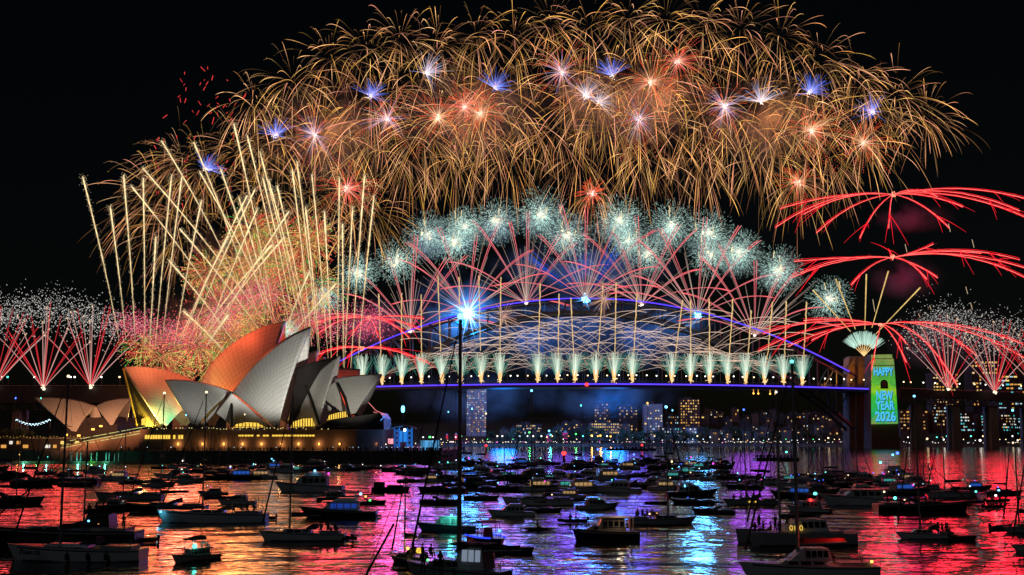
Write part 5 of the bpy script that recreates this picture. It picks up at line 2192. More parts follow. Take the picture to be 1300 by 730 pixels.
CORES = {'blue': ('blue', [BLUE * 1.3, BLUE * 1.2 + 0.05, cn(0.25, 0.35, 1.2)]), 'pink': ('pink and white', [cn(1, .35, .3), cn(1, .7, .6), cn(.6, .45, 1)]),
         'red': ('red', [RED * 1.2, cn(1, .2, .1), cn(1, .4, .2)]), 'orange': ('orange', [cn(1, .4, .1), cn(1, .5, .25), cn(1, .25, .1)]),
         'white': ('white and blue', [cn(1, .85, .8), cn(.35, .45, 1.0), cn(1, .6, .55)]), None: ('plain', [])}


def willow(px, py, rpx, core, label, n=46, hang=1.0, Y=None, dim=1.0, aim=None):
    Y = Y or RN.uniform(1090, 1270)
    c = npv(at(px, py, Y))
    rm = rpx * Y / FPX
    f = Fire()
    for d in sphere_dirs(n):
        if aim is not None:
            d = d + np.array(aim)
            d /= np.linalg.norm(d)
        rain = hang > 1.2 and RN.random() < .55 or hang < 1.2 and RN.random() < .10
        if rain:
            k, T = RN.uniform(0.16, 0.30), RN.uniform(3.4, 5.0)
            d = np.array([d[0] * 1.1, d[1], -abs(d[2]) * .9 + RN.uniform(-.1, .35)])
            d /= np.linalg.norm(d)
            v0 = rm / 2.7 * RN.uniform(0.5, 1.25)
            t0 = T * RN.uniform(0.10, 0.38)
        else:
            k, T = RN.uniform(0.55, 0.85), RN.uniform(1.8, 3.1)
            v0 = rm * k / (1 - math.exp(-k * 2.7)) * RN.uniform(0.55, 1.2)
            t0 = T * RN.uniform(0.02, 0.28)
        t = np.linspace(t0, T, 22)
        q = ballistic(c, d, v0, k, t, RN.uniform(2.5, 6.5) if rain else RN.uniform(7.5, 10))
        s = np.linspace(0, 1, 22)
        br = np.clip(s * 2.0 + 0.06, 0, 1) * (1 - 0.7 * s ** 4) * (0.22 + 3.0 * RN.random() ** 2.6) * dim * (.85 if rain else 1)
        br = br * RN.uniform(0.85, 1.12, 22)
        tint = cn(1.0, RN.uniform(.36, .58), RN.uniform(.09, .27))
        f.trail(q, (0.06 + 0.15 * np.sin(np.pi * s ** 1.8) ** 0.8) * RN.uniform(0.6, 1.25), br[:, None] * tint)
        if RN.random() < 0.3:
            i = RN.integers(6, 22, 5)
            f.dots(q[i] + RN.normal(0, 0.7, (5, 3)), 0.24, tint * 0.5)
    o = f.build('gold_willow_firework', None, c)
    tag(o, label, 'firework', 'gold willow bursts over the bridge')
    cols = CORES[core][1]
    if cols:
        f = Fire()
        hub = sphere_dirs(1)[0] * 0.6
        hub[2] = abs(hub[2]) + (0.5 if core in ('blue', 'white') else 0.0)
        for d in sphere_dirs(95):
            d = d + hub * (1.0 if core in ('blue', 'white') else 0.4)
            d /= np.linalg.norm(d)
            L = rm * RN.uniform(0.10, 0.46) * (0.85 if core == 'blue' else 1)
            s = np.linspace(RN.uniform(0.0, .25), 1, 7)
            q = c + np.outer(s * L, d)
            q[:, 2] -= 0.09 * L * s ** 2
            col = cols[RN.integers(len(cols))]
            hot = np.exp(-s * 5.0)[:, None] * cn(1.3, 1.0, .85)
            f.trail(q, 0.26 * (1 - 0.45 * s), col * (RN.uniform(.5, 1.6) * (1 - 0.6 * s))[:, None] + hot)
            if core in ('red', 'pink', 'orange') and RN.random() < .75:
                ii = np.linspace(1.05, 1.6, 6)
                qq = c + np.outer(ii * L, d)
                qq[:, 2] -= 0.11 * L * ii ** 2
                f.dots(qq, 0.34, cn(1.4, 0.16, 0.06))
        f.dots(c + RN.normal(0, 1.5, (16, 3)), 0.55, cn(2.0, 1.6, 1.4))
        f.build('core_sparks', o, c)
    return o


def ordinals(items, x, text):
    """(item, label) with each item counted from the left"""
    s = sorted(items, key=x)
    return [(it, text(it) % nth(i)) for i, it in enumerate(s)]


upper = [(322, 128, 58, None), (372, 104, 62, None), (418, 74, 62, None), (464, 62, 62, None), (508, 52, 62, None), (556, 58, 60, None), (604, 46, 62, None),
         (652, 48, 66, None), (700, 30, 62, None), (748, 34, 64, None), (797, 25, 64, None), (845, 26, 66, None), (893, 30, 64, None), (940, 38, 66, None),
         (990, 48, 66, None), (1040, 74, 66, None), (1088, 100, 64, None), (1138, 122, 70, None), (1176, 150, 58, None)]
mid = [(350, 172, 70, 'blue'), (400, 172, 74, 'pink'), (438, 158, 72, None), (470, 122, 70, 'blue'), (492, 151, 74, 'pink'), (541, 93, 72, 'white'), (556, 150, 76, 'orange'),
       (590, 136, 74, 'red'), (628, 112, 74, 'blue'), (672, 150, 76, None), (713, 92, 74, 'pink'), (744, 122, 72, 'white'), (777, 96, 74, 'blue'), (811, 152, 74, 'pink'),
       (826, 105, 70, 'orange'), (860, 78, 76, 'red'), (885, 140, 74, None), (920, 135, 74, 'pink'), (966, 130, 76, 'white'), (1028, 118, 76, 'blue'), (1030, 166, 74, 'orange'),
       (1072, 150, 70, None), (1108, 142, 66, 'blue'), (1096, 182, 64, 'orange')]
lower = [(610, 145, 66, 'orange'), (1013, 232, 48, 'orange'), (536, 172, 66, None), (620, 168, 66, None), (706, 166, 66, None), (782, 166, 66, None), (760, 130, 66, 'white'), (850, 170, 66, None), (936, 172, 66, None),
         (990, 172, 66, None), (480, 184, 62, None), (752, 246, 34, 'red'), (520, 205, 60, None), (580, 205, 60, None), (648, 205, 62, None), (735, 200, 62, None), (815, 200, 62, None), (890, 205, 62, None), (965, 205, 60, None), (1050, 205, 60, None)]
for (px, py, r, c), lb in ordinals(upper, lambda a: a[0], lambda a: 'gold willow burst along the top edge of the canopy, %s from the left'):
    willow(px, py, r * 1.12, c, lb, 66)
for (px, py, r, c), lb in ordinals(mid, lambda a: a[0], lambda a: 'gold willow burst, ' + CORES[a[3]][0] + ' core, middle of the canopy, %s from the left'):
    willow(px, py, r * 1.15, c, lb, 72)
for (px, py, r, c), lb in ordinals(lower, lambda a: a[0], lambda a: 'gold willow burst, ' + CORES[a[3]][0] + ' core, raining under the canopy, %s from the left'):
    willow(px, py, r * 1.05, c, lb, 66, hang=1.35, dim=0.85)
left = [(232, 205, 80, None), (205, 250, 86, None), (262, 215, 76, 'blue'), (306, 190, 76, None), (235, 290, 84, None), (345, 240, 76, None), (392, 250, 78, None), (440, 240, 76, 'red'), (470, 268, 66, None)]
for (px, py, r, c), lb in ordinals(left, lambda a: a[0], lambda a: 'gold willow burst behind the concert hall comets, %s from the left'):
    willow(px, py, r, c, lb, 95, hang=1.0, Y=RN.uniform(1000, 1080), dim=0.6, aim=(-0.35, 0, 0.15) if px < 300 else None)

# teal peonies in an arc over the bridge
peon = [(412, 376, 24), (455, 346, 24), (504, 331, 27), (543, 298, 28), (578, 306, 32), (590, 286, 22), (630, 281, 29), (686, 272, 32), (720, 300, 32), (787, 280, 32), (822, 322, 26),
        (797, 305, 22), (852, 287, 31), (900, 296, 29), (902, 324, 26), (938, 320, 29), (988, 343, 29), (1053, 380, 27), (367, 418, 12)]
for (px, py, r), lb in ordinals(peon, lambda a: a[0], lambda a: 'pale teal peony burst with glowing heart over the arch, %s from the left'):
    Y = 1100 + RN.uniform(-20, 40)
    c = npv(at(px, py, Y))
    rm = r * Y / FPX
    f = Fire()
    N = 1500
    d = sphere_dirs(N)
    rr = rm * (0.14 + 1.02 * RN.random(N) ** 0.75)
    for i in range(N):
        s = rr[i]
        ln = RN.uniform(0.8, 2.4)
        q = np.array([c + d[i] * s, c + d[i] * (s + ln)])
        q[1, 2] -= 0.2
        fade = (2.1 - 1.4 * s / rm) * RN.uniform(0.35, 1.1)
        f.trail(q, 0.14, (TEAL * fade + cn(.55, .5, .45) * max(0, 0.6 - s / rm) * RN.random())[None].repeat(2, 0))
    o = f.build('teal_peony_firework', None, c)
    tag(o, lb, 'firework', 'teal peony bursts over the arch')
    f = Fire()
    for dd in sphere_dirs(70):
        s = np.linspace(0.02, 0.34, 4)
        q = c + np.outer(s * rm * RN.uniform(.6, 1.2), dd)
        f.trail(q, 0.24, np.outer(1 - 2.2 * s, cn(1.3, 1.35, 1.1)))
    for _ in range(3):
        off = RN.normal(0, 0.12 * rm, 3)
        f.dots(c + off + RN.normal(0, 0.7, (8, 3)), 0.5, cn(2.2, 1.7, 1.0))
    for _ in range(3):
        p = c + RN.normal(0, 0.3 * rm, 3)
        q = p + np.outer(np.linspace(0, 1, 4), cn(RN.uniform(-2, 2), 0, 7))
        f.trail(q, 0.5, cn(0.95, 0.75, 0.4))
    f.build('heart_sparks', o, c)

# comet fans thrown from the arch
fans = [(521, 421), (594, 397), (668, 385), (743, 381), (815, 387), (885, 401), (958, 426)]
for i, (px, py) in enumerate(fans):
    c = npv(at(px, py, BY - 16))
    f = Fire()
    for a in np.linspace(-64, 66, 9) + RN.uniform(-5, 5, 9):
        L = RN.uniform(105, 150) * BY / FPX * (1.0 if abs(a) < 40 else 0.95)
        th = R(a)
        s = np.linspace(0.02, 1, 22)
        q = c + np.outer(s * L, cn(math.sin(th), RN.uniform(-.15, .15), math.cos(th)))
        q[:, 2] -= (0.08 + 0.20 * abs(math.sin(th))) * L * s ** 2.6
        br = (0.75 + 0.6 * s) * np.where(s > 0.96, 0.6, 1)
        tint = SALMON * (s[:, None]) + PINK * (1 - s[:, None])
        for dx in (0, RN.uniform(0.9, 2.0)):
            qq = q.copy()
            qq[:, 0] += dx * s * 2
            f.trail(qq, 0.20 + 0.26 * s, tint * (br * RN.uniform(0.6, 0.85))[:, None])
    for a in RN.uniform(-62, 62, 18):
        L = RN.uniform(55, 130) * BY / FPX
        th = R(a)
        s = np.linspace(0.02, 1, 10)
        q = c + np.outer(s * L, cn(math.sin(th), RN.uniform(-.2, .2), math.cos(th)))
        q[:, 2] -= 0.05 * L * s ** 2
        f.trail(q, 0.26, np.outer((1 - 0.65 * s) * RN.uniform(.4, .9), cn(1, .72, .6)))
    f.dots(c + RN.normal(0, 0.8, (14, 3)) * cn(1.4, .4, 1), 0.6, cn(2.2, 1.7, 1.4))
    if i in (3, 5):  # blue searchlights on the arch, glare rays drawn as trails
        f.dots(c + RN.normal(0, 1.5, (40, 3)) + cn(0, -3, 0), 0.7, cn(1.0, 2.6, 4.0))
        for a in RN.uniform(0, 360, 26):
            s = np.linspace(0, 1, 5)
            f.trail(c + cn(0, -3, 0) + np.outer(s * RN.uniform(5, 13), cn(math.cos(R(a)), 0, math.sin(R(a)))), .4 * (1 - s) + .06, np.outer((1 - s) ** 1.2, cn(.2, 1.1, 2.6)))
    o = f.build('comet_fan_firework', None, c)
    tag(o, 'fan of red and pale comets thrown up from the blue arch, %s from the left' % nth(i), 'firework', 'comet fans on the arch')
# pale orange spiders just under the top chord
for i, (px, py) in enumerate(((640, 402), (768, 380))):
    c = npv(at(px, py, BY - 24))
    f = Fire()
    for d in sphere_dirs(46):
        L = RN.uniform(10, 24)
        s = np.linspace(0.05, 1, 6)
        f.trail(c + np.outer(s * L, d) - np.outer(s ** 2 * 2, cn(0, 0, 1)), 0.24, np.outer((1 - .5 * s) * RN.uniform(.4, .9), cn(1, .55, .4)))
    tag(f.build('spider_firework', None, c), ('small salmon spider burst below the arch beside the blue white searchlight', 'small salmon spider burst at the crown of the arch')[i], 'firework')

# blue white searchlight on the arch, its glare shaped as glowing rays
c = npv(at(594, 397, BY - 30))
f = Fire()
for a in np.linspace(0, 360, 46, endpoint=False) + RN.uniform(-4, 4, 46):
    L = RN.uniform(7, 22) if RN.random() < .75 else RN.uniform(22, 38)
    s = np.linspace(0, 1, 8)
    q = c + np.outer(s * L, cn(math.cos(R(a)), RN.uniform(-.3, .3), math.sin(R(a))))
    hot = np.exp(-s * 3)[:, None]
    f.trail(q, 0.75 * (1 - s) ** 1.2 + 0.10, hot * cn(2, 3, 3.4) + np.outer((1 - s) ** 1.2, cn(0.06, 0.55, 1.9)))
f.dots(c + RN.normal(0, 1.7, (40, 3)), .9, cn(2, 4, 6))
fl = f.build('searchlight_glare', None, c)
tag(fl, 'dazzling blue white searchlight with glare rays on the arch beside the tallest mast', 'firework')
mbb = MB()
mbb.ball((0, 0, 0), 2.7, 14, 9)
mbb.build('searchlight_core', glow('searchlight_white', (0.85, 0.95, 1.0), 9.0), fl)
# searchlight beams over the crown, their light shaped as glowing trails
for i, (px0, py0, px1, py1) in enumerate(((746, 378, 786, 308), (738, 378, 668, 320))):
    f = Fire()
    p0, p1 = npv(at(px0, py0, BY - 10)), npv(at(px1, py1, BY - 10))
    for _ in range(16):
        s = np.linspace(0.1, RN.uniform(.7, 1), 8)
        q = p0 + np.outer(s, p1 - p0 + RN.normal(0, 5, 3))
        f.trail(q, 0.3, np.outer(s * RN.uniform(.4, .9), cn(0.04, 0.16, 1.0)))
    tag(f.build('blue_beam', None, p0), ('blue searchlight beam rising from the crown of the arch towards the teal peonies', 'blue searchlight beam leaning over the arch towards the brightest searchlight')[i], 'firework')

# mines along the deck: a gold foot, a teal spray and a tall comet
mines = [(460, [(452, 330)]), (485, (481, 373)), (510, (510, 372)), (535, (535, 374)), (561, (556, 350)), (585, (583, 352)), (611, (608, 350)), (635, (636, 352)), (683, (686, 360)),
         (708, (710, 373)), (730, (725, 378)), (756.5, (766, 360)), (780, (782.5, 358)), (803, (809, 372)), (853, (866.7, 381)), (877, (877, 380)), (901, (900.5, 379)), (924, (930.6, 380)),
         (947, (954, 394)), (971, (981, 383)), (995, (998.6, 382)), (1019, (1024, 383))]
crossA = []
for i, (px, tp) in enumerate(mines):
    if isinstance(tp, list):
        tp = None
    y0 = deck_py(px) - 1.5
    c = npv(at(px, y0, BY - 20))
    e = empty('deck_mine_firework', tuple(c))
    tag(e, 'teal and gold mine fountain on the bridge deck, %s from the left' % nth(i), 'firework', 'mine fountains along the bridge deck')
    u = BY / FPX
    f = Fire()
    for _ in range(95):
        a = RN.normal(0, 0.16)
        L = RN.uniform(24, 41) * u
        s = np.linspace(RN.uniform(.30, .55), 1, 7)
        q = c + np.outer(s * L, cn(math.sin(a), RN.normal(0, .12), math.cos(a)))
        q[:, 0] += np.sign(a) * (s - .3).clip(0) ** 2 * abs(a) * 14
        q[:, 2] -= (s - .5).clip(0) ** 2 * 6 * RN.random()
        edge = min(1, abs(a) / 0.28)
        col = (1 - edge) * cn(1.7, 2.0, 1.6) + edge * cn(.08, .45, .34)
        f.trail(q, 0.22, np.outer((1.05 - .6 * s) * RN.uniform(.5, 1.0), col))
    f.build('teal_spray', e, c)
    f = Fire()
    for a in (-.19, -.11, 0, .11, .19):
        s = np.linspace(0, 1, 9)
        q = c + np.outer(s * 17 * u, cn(math.sin(a), RN.normal(0, .1), math.cos(a)))
        f.trail(q, 0.35 + .4 * np.sin(np.pi * s), np.outer(1 - .4 * s, cn(1.6, .85, .30)))
    f.dots(c + RN.normal(0, 1.2, (16, 3)) + cn(0, 0, 3), 0.5, cn(1.5, 1.0, .5))
    f.build('gold_foot', e, c)
    if tp:
        f = Fire()
        p1 = npv(at(tp[0], tp[1], BY - 20))
        s = np.linspace(0.3, 1, 26)
        q = c + np.outer(s, p1 - c) + RN.normal(0, .18, (26, 3))
        f.trail(q, 0.40 + 0.42 * s * RN.uniform(.7, 1.1, 26), np.outer(RN.uniform(.62, .95, 26), cn(1.0, .66, .28)))
        f.build('rising_comet', e, c)
# low crossing arcs between deck and arch
rc = random.Random(3)
for i, (px, tp) in enumerate(mines[1:]):
    c = npv(at(px, deck_py(px) - 16 if False else deck_py(px) - 14, BY - 19))
    f = Fire()
    for sgn in (-1, 1):
        for j in range(4):
            H = (11 + 20 * j + 7 * (i % 3) + rc.uniform(-1.5, 1.5))
            roof = max(14, deck_py(px) - 14 - top_py(px) - 12)
            H = min(H, roof)
            W = 66 + 18 * j + rc.uniform(-3, 3)
            xe = px + sgn * W * 1.25
            if xe < 500 or xe > 1035:
                continue
            s = np.linspace(0.03, rc.uniform(1.02, 1.3), 18)
            u = BY / FPX
            q = c + np.stack([sgn * W * s * u, np.zeros(18) + 3 * s * rc.uniform(-1, 1), H * (2 * s - s * s) * u], 1)
            f.trail(q, 0.15 + .10 * s, np.outer(0.5 + .6 * np.clip(s, 0, 1) * rc.uniform(.6, 1.1), cn(1, .70, .52)))
    if f.n:
        o = f.build('crossing_comet_firework', None, c)
        tag(o, 'low pale arcs crossing between deck and arch from fountain number %s' % nth(i + 1), 'firework', 'crossing arcs under the bridge arch')

# gold comets over the concert hall
comets = [((140, 262), (160, 432)), ((198, 300), (190, 440)), ((228, 290), (330, 420)), ((280, 214), (338, 398)), ((330, 192), (380, 408)), ((352, 236), (392, 430)), ((362, 300), (255, 436)), ((346, 310), (246, 436)), ((388, 262), (406, 450)), ((412, 268), (421, 462)), ((448, 262), (437, 470)), ((214, 330), (298, 436)), ((246, 180), (326, 396)), ((290, 300), (226, 438)),
          ((105, 224), (151, 430)), ((157, 222), (172, 435)), ((182, 226), (184, 440)), ((218, 222), (197, 440)), ((231, 224), (207, 425)), ((256, 254), (221, 440)),
          ((166, 235), (303, 425)), ((181, 213), (340, 415)), ((205, 178), (300, 355)), ((253, 217), (352, 412)), ((314, 248), (232, 430)), ((324, 240), (240, 432)), ((327, 265), (262, 430)),
          ((367, 268), (269, 432)), ((297, 157), (348, 405)), ((314, 172), (367, 412)), ((334, 226), (372, 405)), ((341, 228), (388, 420)), ((303, 250), (346, 410)),
          ((371, 215), (396, 440)), ((377, 205), (404, 445)), ((396, 221), (417, 460)), ((431, 225), (428, 466)), ((435, 284), (436, 466)), ((463, 223), (445, 472)), ((475, 248), (453, 472)),
          ((393, 345), (362, 420)), ((427, 360), (372, 425)), ((290, 400), (262, 440)), ((233, 395), (290, 452))]
for (p, q), lb in ordinals(comets, lambda a: a[0][0], lambda a: 'tall sparkling gold comet rising behind the concert hall, %s by its tip'):
    Y = RN.uniform(760, 860)
    a, b2 = npv(at(*q, Y)), npv(at(*p, Y))
    n = 44
    s = np.linspace(0, 1, n)
    bend = (b2[0] - a[0]) * 0.10
    pts = a + np.outer(s, b2 - a)
    pts[:, 0] += bend * np.sin(np.pi * s) * -0.35
    f = Fire()
    rad = (0.17 + 0.44 * s ** 1.1) * np.where(s > .985, .4, 1) * RN.uniform(.7, 1.25, n)
    f.trail(pts, rad, np.outer((.7 + .8 * s) * RN.uniform(.7, 1.2, n), PALEGOLD))
    k = 520
    ii = 1.0 - 0.9 * RN.random(k) ** 1.5
    sp = a + np.outer(ii, b2 - a)
    sp[:, 0] += bend * np.sin(np.pi * ii) * -0.35
    sp += RN.normal(0, 1, (k, 3)) * (0.25 + 0.8 * ii)[:, None]
    f.dots(sp, 0.19, cn(.9, .72, .42) * RN.uniform(.4, 1.1, (k, 1)))
    tag(f.build('gold_comet', None, a), lb, 'firework', 'gold comets over the concert hall')

# many coloured dandelions low behind the hall
dand = [(334, 330, 40), (352, 300, 36), (300, 342, 38), (386, 312, 36), (276, 392, 36), (342, 372, 42), (402, 360, 36), (250, 440, 32), (204, 452, 34), (292, 430, 34), (312, 405, 36), (366, 340, 38),
        (400, 300, 30), (225, 470, 28), (320, 290, 34), (262, 345, 30), (180, 440, 26), (384, 400, 30), (268, 462, 30)]
for (px, py, r), lb in ordinals(dand, lambda a: a[0], lambda a: 'spiky red, green and yellow dandelion burst behind the shells, %s from the left'):
    Y = RN.uniform(870, 960)
    c = npv(at(px, py, Y))
    rm = r * Y / FPX
    f = Fire()
    for d in sphere_dirs(210):
        L0, L1 = rm * RN.uniform(.05, .7), rm * RN.uniform(.5, 1.25)
        L1 = max(L1, L0 + .15 * rm)
        s = np.linspace(0, 1, 6)
        q = c + np.outer(L0 + (L1 - L0) * s, d)
        q[:, 2] -= rm * .12 * s ** 2
        ch = RN.random()
        col = cn(1.0, .12, .08) if ch < .45 else cn(.16, .75, .12) if ch < .57 else cn(1, .62, .16)
        f.trail(q, 0.13, np.outer((.5 + .8 * s) * RN.uniform(.25, 1.2), col))
        if RN.random() < .6:
            f.dots(q[-1:] + RN.normal(0, 1, (1, 3)), 0.36, col * 1.3)
    f.dots(c + RN.normal(0, rm * .55, (120, 3)), 0.27, cn(1.3, .85, .35) * RN.uniform(.3, 1.1, (120, 1)))
    tag(f.build('dandelion_firework', None, c), lb, 'firework', 'dandelion bursts behind the concert hall')

# clouds of pink and of white crackle
pink = [(172, 412, 30, 20), (205, 424, 34, 24), (240, 430, 34, 26), (300, 384, 36, 24), (334, 372, 30, 20), (392, 404, 30, 24), (424, 410, 36, 30), (470, 408, 30, 22), (278, 405, 26, 20)]
for (px, py, rx, ry), lb in ordinals(pink, lambda a: a[0], lambda a: 'cloud of pink crackling sparks behind the concert hall, %s from the left'):
    Y = RN.uniform(840, 900)
    c = npv(at(px, py, Y))
    k = 900
    q = c + RN.normal(0, 1, (k, 3)) * cn(rx * .5, 14, ry * .5) * Y / FPX
    f = Fire()
    f.dots(q, RN.uniform(.22, .42, k), cn(1.0, .14, .22) * RN.uniform(.35, 1.15, (k, 1)) + cn(.1, .25, .25) * (RN.random((k, 1)) < .2))
    tag(f.build('crackle_firework', None, c), lb, 'firework', 'pink crackle clouds')
white = [(-4, 402, 26, 24), (28, 396, 30, 22), (66, 392, 32, 24), (104, 402, 28, 24), (136, 412, 26, 22), (1172, 424, 26, 24), (1196, 406, 28, 22), (1222, 412, 26, 26), (1252, 428, 26, 24), (1282, 424, 26, 26)]
for (px, py, rx, ry), lb in ordinals(white, lambda a: a[0], lambda a: 'cloud of white crackling sparks above the viaduct fans, %s from the left'):
    Y = 985 if px < 600 else 1105
    c = npv(at(px, py, Y))
    k = 460
    q = c + RN.normal(0, 1, (k, 3)) * cn(rx * .55, 12, ry * .55) * Y / FPX
    f = Fire()
    f.dots(q, RN.uniform(.26, .46, k), cn(.85, .82, .76) * RN.uniform(.25, 1.0, (k, 1)))
    tag(f.build('crackle_firework', None, c), lb, 'firework', 'white crackle clouds')

# red and white comet fans on the viaducts at both ends
for i, (px, py, hh) in enumerate(((-8, 492, 98), (55, 493, 102), (115, 491, 100), (1204, 494, 88), (1263, 498, 90), (1322, 500, 90))):
    Y = 985 if px < 600 else 1105
    c = npv(at(px, py, Y))
    f = Fire()
    u = Y / FPX
    for j, a in enumerate(np.concatenate([np.linspace(-40, 40, 9), RN.uniform(-38, 38, 9)])):
        th = R(a)
        L = hh * u * RN.uniform(.82, 1.1)
        s = np.linspace(0.03, 1, 14)
        q = c + np.outer(s * L, cn(math.sin(th), RN.uniform(-.1, .1), math.cos(th)))
        q[:, 2] -= .16 * L * abs(math.sin(th)) * s ** 2
        redd = j % 2 == 0
        f.trail(q, 0.34, np.outer((.95 - .35 * s) * RN.uniform(.6, 1), RED if not redd else cn(1, .52, .46)))
        if redd:
            f.dots(q[-1:] + RN.normal(0, .5, (3, 3)), .5, cn(1.2, .8, .5))
    f.dots(c + RN.normal(0, .9, (14, 3)), .7, cn(1.7, 1.5, 1.0))
    tag(f.build('comet_fan_firework', None, c), 'red and white comet fan on the viaduct, %s from the left' % nth(i), 'firework', 'comet fans on the viaducts')

# red palms with forked fronds
palms = [((1134, 247), [(990, 265, -14), (984, 289, -32), (1036, 296, -22), (1091, 303, -18), (1128, 290, -20), (1205, 290, -16), (1222, 263, -12), (1294, 268, -26), (1300, 252, -20), (1020, 272, -20), (1190, 250, -14), (1320, 285, -30)],
          'red palm burst with forked fronds, the highest at the pylon end'),
         ((1133, 327), [(1008, 332, -4), (1006, 352, -16), (1016, 346, -16), (1080, 362, -14), (1176, 355, -14), (1190, 353, -8), (1294, 330, -22), (1300, 352, -30), (1245, 322, -10), (1185, 310, 4), (1128, 318, -4), (1306, 342, -22)],
          'red palm burst with forked fronds just above the projected pylon'),
         ((1118, 412), [(962, 446, -26), (1020, 407, -8), (968, 424, -20), (1000, 440, -16), (1150, 436, -10), (1240, 452, -34), (1300, 455, -36), (1310, 442, -28), (1106, 470, -4), (1215, 490, -50), (1150, 460, -16), (1030, 432, -14)],
          'wide red palm burst spreading right behind the top of the pylons'),
         ((468, 404), [(396, 412, -10), (412, 406, -8), (404, 424, -16), (500, 414, -10), (535, 420, -10), (538, 405, -6), (480, 428, -10), (447, 426, -8), (520, 430, -14)],
          'red palm burst low behind the end of the arch near the concert hall'),
         ((460, 442), [(384, 460, -14), (400, 452, -10), (520, 452, -8), (545, 462, -12), (500, 446, -6), (440, 455, -6), (424, 444, -6)],
          'lowest red palm burst beside the hall, crossing the blue arch strip')]
for (cx_, cy_), ends, lb in palms:
    Y = 1096
    c = npv(at(cx_, cy_, Y))
    f = Fire()
    for ex, ey, sag in ends:
        p1 = npv(at(ex, ey, Y + RN.uniform(-20, 20)))
        s = np.linspace(0, 1, 26)
        for w_ in range(3):
            q = c + np.outer(s, p1 - c)
            q[:, 2] += -sag * (4 * s * (1 - s)) * .5 * Y / FPX * (1 + .05 * (w_ == 1)) + (w_ == 1) * 1.8 * s
            q += RN.normal(0, .10, q.shape)
            if w_ == 2:
                q[:, 1] -= 1.2
                f.trail(q, .16 * (.6 + s), np.outer(RN.uniform(.8, 1.3, 26), cn(1.6, .42, .34)))
                break
            f.trail(q, (0.62 if w_ == 0 else .26) * (.5 + .6 * s), np.outer((1.1 + .3 * np.sin(s * 3)) * RN.uniform(.75, 1.05, 26), cn(1.15, .012, .028)))
        f.dots(q[RN.integers(4, 26, 26)] + RN.normal(0, 1.1, (26, 3)), .2, cn(1.1, .05, .06) * RN.uniform(.4, 1.2, (26, 1)))
        dv = q[-1] - q[-4]
        dv /= np.linalg.norm(dv)
        base = q[-7]
        for _ in range(3):
            dd = dv + RN.normal(0, .38, 3)
            L = RN.uniform(8, 24)
            ss = np.linspace(0, 1, 8)
            qq = base + np.outer(ss * L, dd)
            qq[:, 2] -= 4.5 * ss ** 2
            f.trail(qq, 0.40 * (1 - .6 * ss), np.outer(1.2 - .5 * ss, cn(1.1, .02, .035)))
    f.dots(c + RN.normal(0, 1.2, (16, 3)), .7, cn(1.8, .5, .3))
    tag(f.build('red_palm_firework', None, c), lb, 'firework', 'red palm bursts')

# fan mine on the pylon top
c = npv(at(1097, 452, 1122))
e = empty('pylon_mine_firework', tuple(c))
tag(e, 'teal fan mine with tall gold comets on top of the dark pylon', 'firework')
u = 1122 / FPX
f = Fire()
for a in np.linspace(-46, 46, 8):
    for _ in range(34):
        th = R(a + RN.normal(0, 3.4))
        s = np.linspace(RN.uniform(.45, .65), RN.uniform(.9, 1.05), 6)
        q = c + np.outer(s * 31 * u * (1 - .0 * abs(a)), cn(math.sin(th), RN.normal(0, .08), math.cos(th)))
        f.trail(q, .24, np.outer((1.3 - .75 * s) * RN.uniform(.6, 1.1), cn(.75, 1.15, .95)))
f.build('teal_spray', e, c)
f = Fire()
for a in np.linspace(-44, 44, 8):
    s = np.linspace(0, .62, 8)
    f.trail(c + np.outer(s * 30 * u, cn(math.sin(R(a)), 0, math.cos(R(a)))), .45, np.outer(1 - .5 * s, cn(1.2, .75, .3)))
f.build('gold_foot', e, c)
for p0, p1 in (((1080, 421), (1032, 368)), ((1086, 418), (1061, 354)), ((1098, 418), (1100, 348)), ((1107, 416), (1128, 344)), ((1112, 424), (1168.6, 365))):
    f = Fire()
    a, b2 = npv(at(*p0, 1122)), npv(at(*p1, 1122))
    s = np.linspace(0, 1, 24)
    f.trail(a + np.outer(s, b2 - a), .4 + .42 * s, np.outer(RN.uniform(.6, 1, 24), cn(1, .66, .22)))
    f.build('rising_comet', e, c)

# red stars drifting down at the upper left and falling embers at the right
f = Fire()
c = npv(at(268, 118, 1050))
for _ in range(70):
    px, py = (RN.uniform(228, 318), RN.uniform(84, 150)) if RN.random() < .45 else (RN.uniform(190, 300), RN.uniform(140, 260))
    p = npv(at(px, py, 1050 + RN.uniform(-20, 20)))
    d = cn(RN.uniform(-1, 1), 0, -RN.uniform(.3, 1.6))
    f.trail(p + np.outer(np.linspace(0, 1, 4), d * RN.uniform(2, 4.5)), .34, cn(1, .06, .06) * RN.uniform(.5, 1.1))
tag(f.build('falling_star_firework', None, c), 'scatter of short red falling stars beyond the upper edge of the canopy', 'firework')
f = Fire()
c = npv(at(1180, 330, 1080))
for px, py, L in ((1204, 284, 8), (1234, 304, 8), (1149, 310, 8), (1226, 364, 7), (1232, 384, 7), (1108, 380, 12), (1180, 388, 4), (1166, 398, 4)):
    p = npv(at(px, py, 1080))
    f.trail(p + np.outer(np.linspace(0, 1, 5), cn(1.5, 0, -L)), .34, cn(.55, .4, .25))
tag(f.build('ember_firework', None, c), 'few dim falling embers between the red palms', 'firework')

